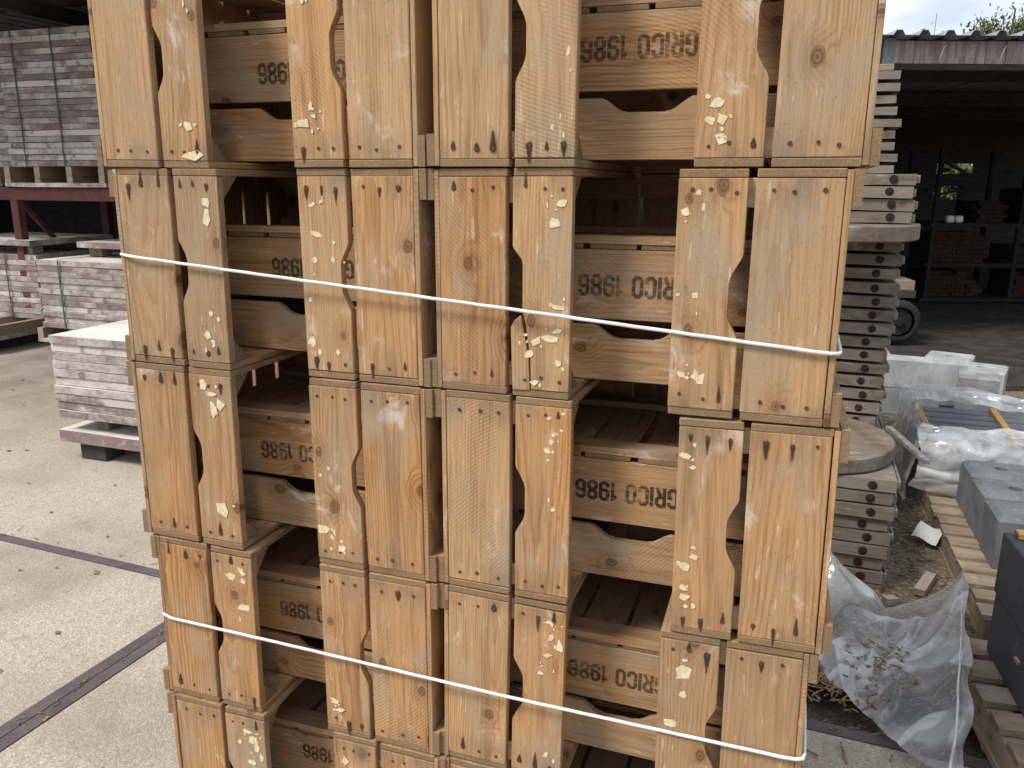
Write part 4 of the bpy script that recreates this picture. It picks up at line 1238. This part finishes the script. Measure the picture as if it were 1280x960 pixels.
for z, items in ((.081, ((.42, 3, 6), (1.05, 1, 4), (1.72, 3, 6), (2.45, 2, 4), (2.95, 4, 6))), (.591, ((.42, 4, 7), (1.67, 2, 4), (2.2, 3, 7), (2.95, 4, 5))), (1.171, ((1.05, 2, 5), (1.7, 4, 8), (2.6, 3, 6)))):
    for x, nx, nz in items:
        bi += 1
        nm = {.081: 'lowest', .591: 'middle', 1.171: 'top'}[z]
        od = ['first', 'second', 'third', 'fourth', 'fifth'][[i[0] for i in items].index(x)]
        brick_pack(x, .12, z, nx, nz, 'brown brick pack on the %s shed shelf, %s from the left' % (nm, od))
# trolley with sawn beams and a wheel near the shed mouth
tr = empty('beam_trolley', 'low trolley with sawn pale beams just inside the shed', 'trolley', SH @ T((.04, .17, .07)))
for k in range(3):
    link('beam', box_mesh('beam', .75, .13, .10, 'pallet', .004), tr, T((.20 + .03 * k, .14 * k, .64)) @ RZ(R(3 * k)))
link('frame', box_mesh('frame', .85, .5, .08, 'shed_dark', .004), tr, T((.15, .14, .549)))
link('box', box_mesh('box', .55, .45, .25, 'rubber', .01), tr, T((.05, .14, .40)))
wb = bmesh.new()
n = 22
for a in range(n):
    pass
prof = [(.16, -.05), (.20, -.055), (.23, -.035), (.235, 0), (.23, .035), (.20, .055), (.16, .05)]
rg = [[wb.verts.new((r_ * math.cos(2 * math.pi * k / n), yy, r_ * math.sin(2 * math.pi * k / n))) for r_, yy in prof] for k in range(n)]
for k in range(n):
    for i in range(len(prof) - 1): wb.faces.new((rg[k][i], rg[k][i + 1], rg[(k + 1) % n][i + 1], rg[(k + 1) % n][i]))
tyre = mesh_from('tyre', wb, 'rubber', True)
rb = bmesh.new(); disc(rb, RX(math.pi / 2) @ T((0, 0, -.02)), .16, .04, 18); disc(rb, RX(math.pi / 2) @ T((0, 0, .02)), .05, .03, 10); rim = mesh_from('rim', rb, 'shed_black')
for wx in (.02, .40):
    w_ = link('wheel', tyre, tr, T((wx, -.14, .26)))
    link('rim', rim, w_, T((0, 0, 0)))
for k in range(2):
    o = link('white_jug', None if False else box_mesh('white_jug', .11, .09, .10, 'white_paint', .02), None, SH @ T((2.70 + .13 * k, 3.5, 1.291)))
    tag(o, 'small white jug on the top shed shelf, %s one' % ('left' if k == 0 else 'right'), 'jug', 'white jugs in the shed')

# ------------------------------------------------------------------ trees
def tree(x, y, h, spread, label, nleaf, z0=2.0, leaf=.10, dens=1.0, limbs=9):
    root = empty('tree', label, 'tree', T((x, y, -.1)))
    bm = bmesh.new()
    tube(bm, [(0, 0, 0), (.05, .02, h * .4), (-.04, .05, h * .7), (0, 0, h * .95)], [.14, .10, .06, .02], 8)
    ends = []
    for k in range(limbs):
        a = RND.uniform(0, 6.28); z = h * RND.uniform(.40, .85); L = spread * RND.uniform(.6, 1.05)
        e = Vector((math.cos(a) * L, math.sin(a) * L, z + h * RND.uniform(.05, .25)))
        m_ = Vector((math.cos(a) * L * .45, math.sin(a) * L * .45, z + h * .04))
        tube(bm, [(0, 0, z), m_, e], [.045, .028, .008], 5)
        ends += [e, m_.lerp(e, .55), m_]
        for q in range(3):
            s = m_.lerp(e, RND.uniform(.2, .9)); t = s + Vector((RND.uniform(-1, 1), RND.uniform(-1, 1), RND.uniform(.1, 1))) * spread * .3
            tube(bm, [s, t], [.012, .004], 4); ends += [t, s.lerp(t, .6)]
    link('trunk', mesh_from('trunk', bm, 'bark'), root)
    lb = bmesh.new()
    for k in range(nleaf):
        c = RND.choice(ends); p = c + Vector((RND.gauss(0, 1), RND.gauss(0, 1), RND.gauss(0, .8))) * spread * .16
        q = Euler((RND.uniform(0, 6.28), RND.uniform(0, 6.28), RND.uniform(0, 6.28))).to_matrix()
        l = leaf * RND.uniform(.6, 1.2)
        vs = [lb.verts.new(p + q @ Vector(w)) for w in ((-l * .5, 0, 0), (0, -l * .22, .0), (l * .5, 0, 0), (0, l * .22, .0))]
        lb.faces.new(vs)
    link('crown', mesh_from('crown', lb, 'leaf'), root)
def at(px, py, t):
    return CAM + (FW + RT * ((px - 640) / 1003.6) + UP * ((480 - py) / 1003.6)) * t
p = at(1268, 20, 21.0)
tree(p.x, p.y, 6.75, 1.0, 'leafy tree rising behind the shed roof at top right', 5200, leaf=.13, limbs=14)
p = at(1165, 45, 20.5)
tw = empty('sapling', 'thin leafy twigs sticking up behind the shed roof', 'sapling', T((p.x, p.y, -.1)))
bm = bmesh.new(); lb = bmesh.new()
for (dx, zt_) in ((-.25, 5.75), (.05, 6.15), (.25, 5.7), (-.1, 5.6), (.6, 5.45), (-.5, 5.4)):
    P = [Vector((dx * .3, 0, 0)), Vector((dx * .6, .1, 3.0)), Vector((dx, 0, zt_))]
    tube(bm, P, [.03, .02, .006], 5)
    for k in range(26):
        c = P[1].lerp(P[2], RND.uniform(.25, 1)) + Vector((RND.gauss(0, .05), RND.gauss(0, .05), RND.gauss(0, .04)))
        q = Euler((RND.uniform(0, 6.28), RND.uniform(0, 6.28), RND.uniform(0, 6.28))).to_matrix(); l = RND.uniform(.09, .17)
        lb.faces.new([lb.verts.new(c + q @ Vector(w)) for w in ((-l * .5, 0, 0), (0, -l * .22, 0), (l * .5, 0, 0), (0, l * .22, 0))])
link('trunk', mesh_from('trunk', bm, 'bark'), tw); link('crown', mesh_from('crown', lb, 'leaf'), tw)
p = SH @ Vector((7.35, 12.5, 0))
tree(p.x, p.y, 3.4, 1.3, 'bush seen through the holes in the shed back wall', 9000, leaf=.16)

# ------------------------------------------------------------------ left: rack under a roof
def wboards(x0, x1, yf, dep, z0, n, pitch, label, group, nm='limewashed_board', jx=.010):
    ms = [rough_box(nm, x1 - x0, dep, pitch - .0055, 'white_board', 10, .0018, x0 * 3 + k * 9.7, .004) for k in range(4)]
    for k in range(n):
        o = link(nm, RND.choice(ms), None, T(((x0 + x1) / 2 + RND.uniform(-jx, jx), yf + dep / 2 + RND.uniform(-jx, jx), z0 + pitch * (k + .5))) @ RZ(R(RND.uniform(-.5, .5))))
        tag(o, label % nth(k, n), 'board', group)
def strap(x, yf, dep, z0, z1, label):
    bm = bmesh.new()
    for (yy, ) in ((yf - .014,),):
        bm_box(bm, 0, yy, (z0 + z1) / 2, .017, .003, z1 - z0 + .004)
    bm_box(bm, 0, yf + dep / 2, z1 + .010, .017, dep + .03, .003)
    o = link('strap', mesh_from('strap', bm, 'strap'), None, T((x, 0, 0)))
    tag(o, label, 'strap', 'straps round the board stacks')
# near stack
root = empty('slab_pallet', 'concrete slab on feet under the near limewashed stack', 'slab pallet', T((-3.33, 2.36, 0)))
link('slab', rough_box('slab', 1.17, 1.17, .075, 'white_board', 8, .004, 3, .006), root, T((0.01, .585, .155)))
for fx in (-.36, .36):
    for fy in (.12, 1.05): link('foot', box_mesh('foot', .20, .16, .116, 'shed_dark', .004), root, T((fx, fy, .0585)))
for fx in (-.30, .30): link('spacer', box_mesh('spacer', .09, 1.0, .085, 'grey_board', .003), root, T((fx, .585, .2355)))
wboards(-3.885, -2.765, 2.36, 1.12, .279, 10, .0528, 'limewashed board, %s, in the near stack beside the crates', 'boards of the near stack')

# racks
Y = 5.25
def rack_post(x, y): pass
rr = empty('pallet_rack', 'red steel rack carrying the strapped board stacks', 'rack', T((-8.2, Y, 0)))
for px in (-2.2, .70, 2.35):
    for py in (.05, 1.25): link('upright', box_mesh('upright', .10, .09, 1.62, 'red_steel', .004), rr, T((px, py, .81)))
    link('brace', box_mesh('brace', 1.7, .04, .05, 'red_steel', .003), rr, T((px, .65, .9)) @ RZ(R(90)) @ RY(R(48)))
for py in (.05, 1.25): link('crossbeam', box_mesh('crossbeam', 5.4, .06, .13, 'red_steel', .004), rr, T((.3, py - .02, 1.600)))
link('brace', box_mesh('brace', 1.3, .04, .05, 'shed_dark', .003), rr, T((1.7, 1.0, 1.3)) @ RY(R(38)))
def big_pallet(x, y, z, L, Dp, lab, h=.145):
    root = empty('board_pallet', lab, 'pallet', T((x, y, z)), 'pallets under the strapped stacks')
    link('lower_deck', rough_box('lower_deck', L, Dp, .042, 'white_board', 8, .004, x, .004), root, T((0, Dp / 2, .021)))
    for fx in (-.5, -.17, .17, .5):
        link('bearer', rough_box('bearer', .075, Dp, h - .046, 'pallet', 4, .003, x + fx, .003), root, T((fx * (L - .09), Dp / 2, .0435 + (h - .046) / 2)))
big_pallet(-6.86, Y - .03, 1.675, 1.36, 1.2, 'flat pallet under the tall strapped stack on the rack', h=.205)
wboards(-7.44, -6.20, Y, 1.15, 1.882, 22, .0600, 'limewashed board, %s, in the tall strapped stack up on the rack', 'boards of the tall rack stack', jx=.014)
strap(-7.22, Y, 1.15, 1.882, 3.205, 'left dark strap down the tall stack on the rack')
strap(-6.70, Y, 1.15, 1.882, 3.205, 'right dark strap down the tall stack on the rack')
big_pallet(-8.55, Y + .2, 1.675, 1.36, 1.2, 'flat pallet at far left under the shaded stack', h=.205)
wboards(-9.20, -7.62, Y + .35, 1.15, 1.882, 14, .066, 'shaded board, %s, in the upper stack at the far left edge', 'boards of the left edge stack')
# lower level, stacks standing on low pallets
big_pallet(-8.0, Y - .75, .13, 1.5, 1.2, 'low pallet under the left lower stack', h=.15)
for fx in (-8.5, -7.5):
    o = link('trestle', box_mesh('trestle', .12, 1.0, .128, 'shed_dark', .004), None, T((fx, Y - .15, .064)))
    tag(o, 'dark bearer on the floor under the %s lower pallet' % ('left end of the' if fx < -8 else 'right end of the'), 'bearer')
wboards(-8.60, -7.30, Y, 1.15, .256, 12, .0585, 'limewashed board, %s, in the dim lower stack at the left edge', 'boards of the left lower stack')
strap(-7.72, Y, 1.15, .256, .958, 'dark strap round the dim lower stack at left')
big_pallet(-6.28, Y - .36, .10, 1.4, 1.2, 'low pallet under the right lower stack', h=.15)
for fx in (-6.8, -5.8):
    o = link('trestle', box_mesh('trestle', .12, 1.0, .098, 'shed_dark', .004), None, T((fx, Y + .2, .049)))
    tag(o, 'dark bearer under the %s of the right lower pallet' % ('left end' if fx < -6.5 else 'right end'), 'bearer')
wboards(-6.90, -5.55, Y - .33, 1.15, .252, 12, .0585, 'limewashed board, %s, in the strapped stack behind the near stack', 'boards of the right lower stack')
strap(-6.60, Y - .33, 1.15, .252, .954, 'dark strap round the lower stack behind the near stack')
def slab_on_feet(xc, yf, z, L, Dp, lab):
    root = empty('footed_slab', lab, 'slab', T((xc, yf, z)), 'footed slabs on the lower stacks')
    link('slab', rough_box('slab', L, Dp, .062, 'white_board', 8, .005, xc, .005), root, T((0, Dp / 2, .125)))
    for fx in (-.38, .38):
        for fy in (.16, Dp - .2): link('foot', box_mesh('foot', .17, .14, .092, 'grey_board', .004), root, T((fx * L, fy, .0465)))
slab_on_feet(-7.98, Y - .04, .962, 1.36, 1.15, 'pale slab on feet on top of the dim left lower stack')
slab_on_feet(-6.12, Y + .05, .958, 1.25, 1.1, 'pale slab on feet on top of the right lower stack')

# roof and walls over the rack
ls = empty('storage_shed', 'open storage shed with dark corrugated roof over the racks at left', 'shed', T((-16, 3.9, 0)))
link('roof', corr('roof', 13.5, 8.8, .30, .055, 'roof'), ls, T((0, 0, 3.74)) @ RX(R(.8)))
for k in range(5): link('rafter', box_mesh('rafter', 13.2, .09, .16, 'shed_dark', .004), ls, T((6.7, .3 + k * 1.85, 3.64 + .026 * k)))
for k in range(4): link('tie_beam', box_mesh('tie_beam', .10, 8.5, .14, 'shed_dark', .004), ls, T((2.0 + k * 3.4, 4.35, 3.50)) @ RX(R(.8)))
link('back_wall', box_mesh('back_wall', 13.4, .10, 3.75, 'shed_dark', 0), ls, T((6.7, 8.65, 1.875)))
link('side_wall', box_mesh('side_wall', .10, 8.5, 3.6, 'shed_dark', 0), ls, T((.1, 4.35, 1.8)))
link('side_wall', box_mesh('side_wall', .10, 8.5, 3.6, 'shed_dark', 0), ls, T((13.2, 4.35, 1.8)))
for px in (.2, 6.4, 13.1): link('corner_post', box_mesh('corner_post', .14, .14, 3.6, 'shed_dark', .004), ls, T((px, .12, 1.8)))

# ------------------------------------------------------------------ litter on the yard
def scatter(name, n, region, mat, sz, flat=.25, ztop=0.004, twig=False):
    bm = bmesh.new()
    for k in range(n):
        x, y = region()
        s = RND.uniform(*sz)
        m = T((x, y, ztop + s * flat * .3)) @ RZ(RND.uniform(0, 6.28)) @ RX(RND.uniform(-.3, .3)) @ RY(RND.uniform(-.3, .3))
        if twig:
            bm_box(bm, 0, 0, 0, s * RND.uniform(1.2, 3.0), s * .22, s * .18, m)
        else:
            bm_box(bm, 0, 0, 0, s * RND.uniform(.7, 1.4), s * RND.uniform(.5, 1), s * flat, m)
    return stuff(link(name, mesh_from(name, bm, mat)))
def reg_left():
    return RND.uniform(-6.5, -.95), RND.uniform(-.2, 4.2)
def reg_joint():
    if RND.random() < .55:
        t = RND.uniform(-1.2, .0); p = PAVE @ Vector((RND.gauss(0, .022), t, 0))
    else:
        p = PAVE @ Vector((RND.uniform(-2.6, .0), RND.gauss(0, .03), 0))
    return p.x, p.y
def reg_right():
    return RND.uniform(.45, 1.3), RND.uniform(1.28, 3.2)
def reg_rfront():
    return RND.uniform(.5, 1.4), RND.uniform(.75, 1.45)
def reg_pilebase():
    return RND.gauss(.66, .09), RND.gauss(1.52, .10)
scatter('leaf_litter', 90, reg_left, 'dry', (.010, .028), .12)
scatter('joint_litter', 60, reg_joint, 'dry', (.006, .016), .3, .004, True)
scatter('pebbles', 45, reg_left, 'stone_bit', (.006, .016), .6)
scatter('bark_litter', 70, lambda: (RND.gauss(-1.16, .05), RND.gauss(.16, .05)), 'dry', (.010, .024), .2, .006, True)
scatter('wood_shavings', 700, reg_right, 'dry', (.008, .026), .2, .032, True)
scatter('wood_chips', 420, reg_pilebase, 'dry', (.010, .03), .2, .028, True)
scatter('dirt_on_plastic', 130, lambda: (RND.gauss(.84, .07), RND.gauss(1.48, .13)), 'dry', (.005, .016), .25, .085)
scatter('loose_twigs', 45, reg_rfront, 'dry', (.012, .03), .25, .006, True)
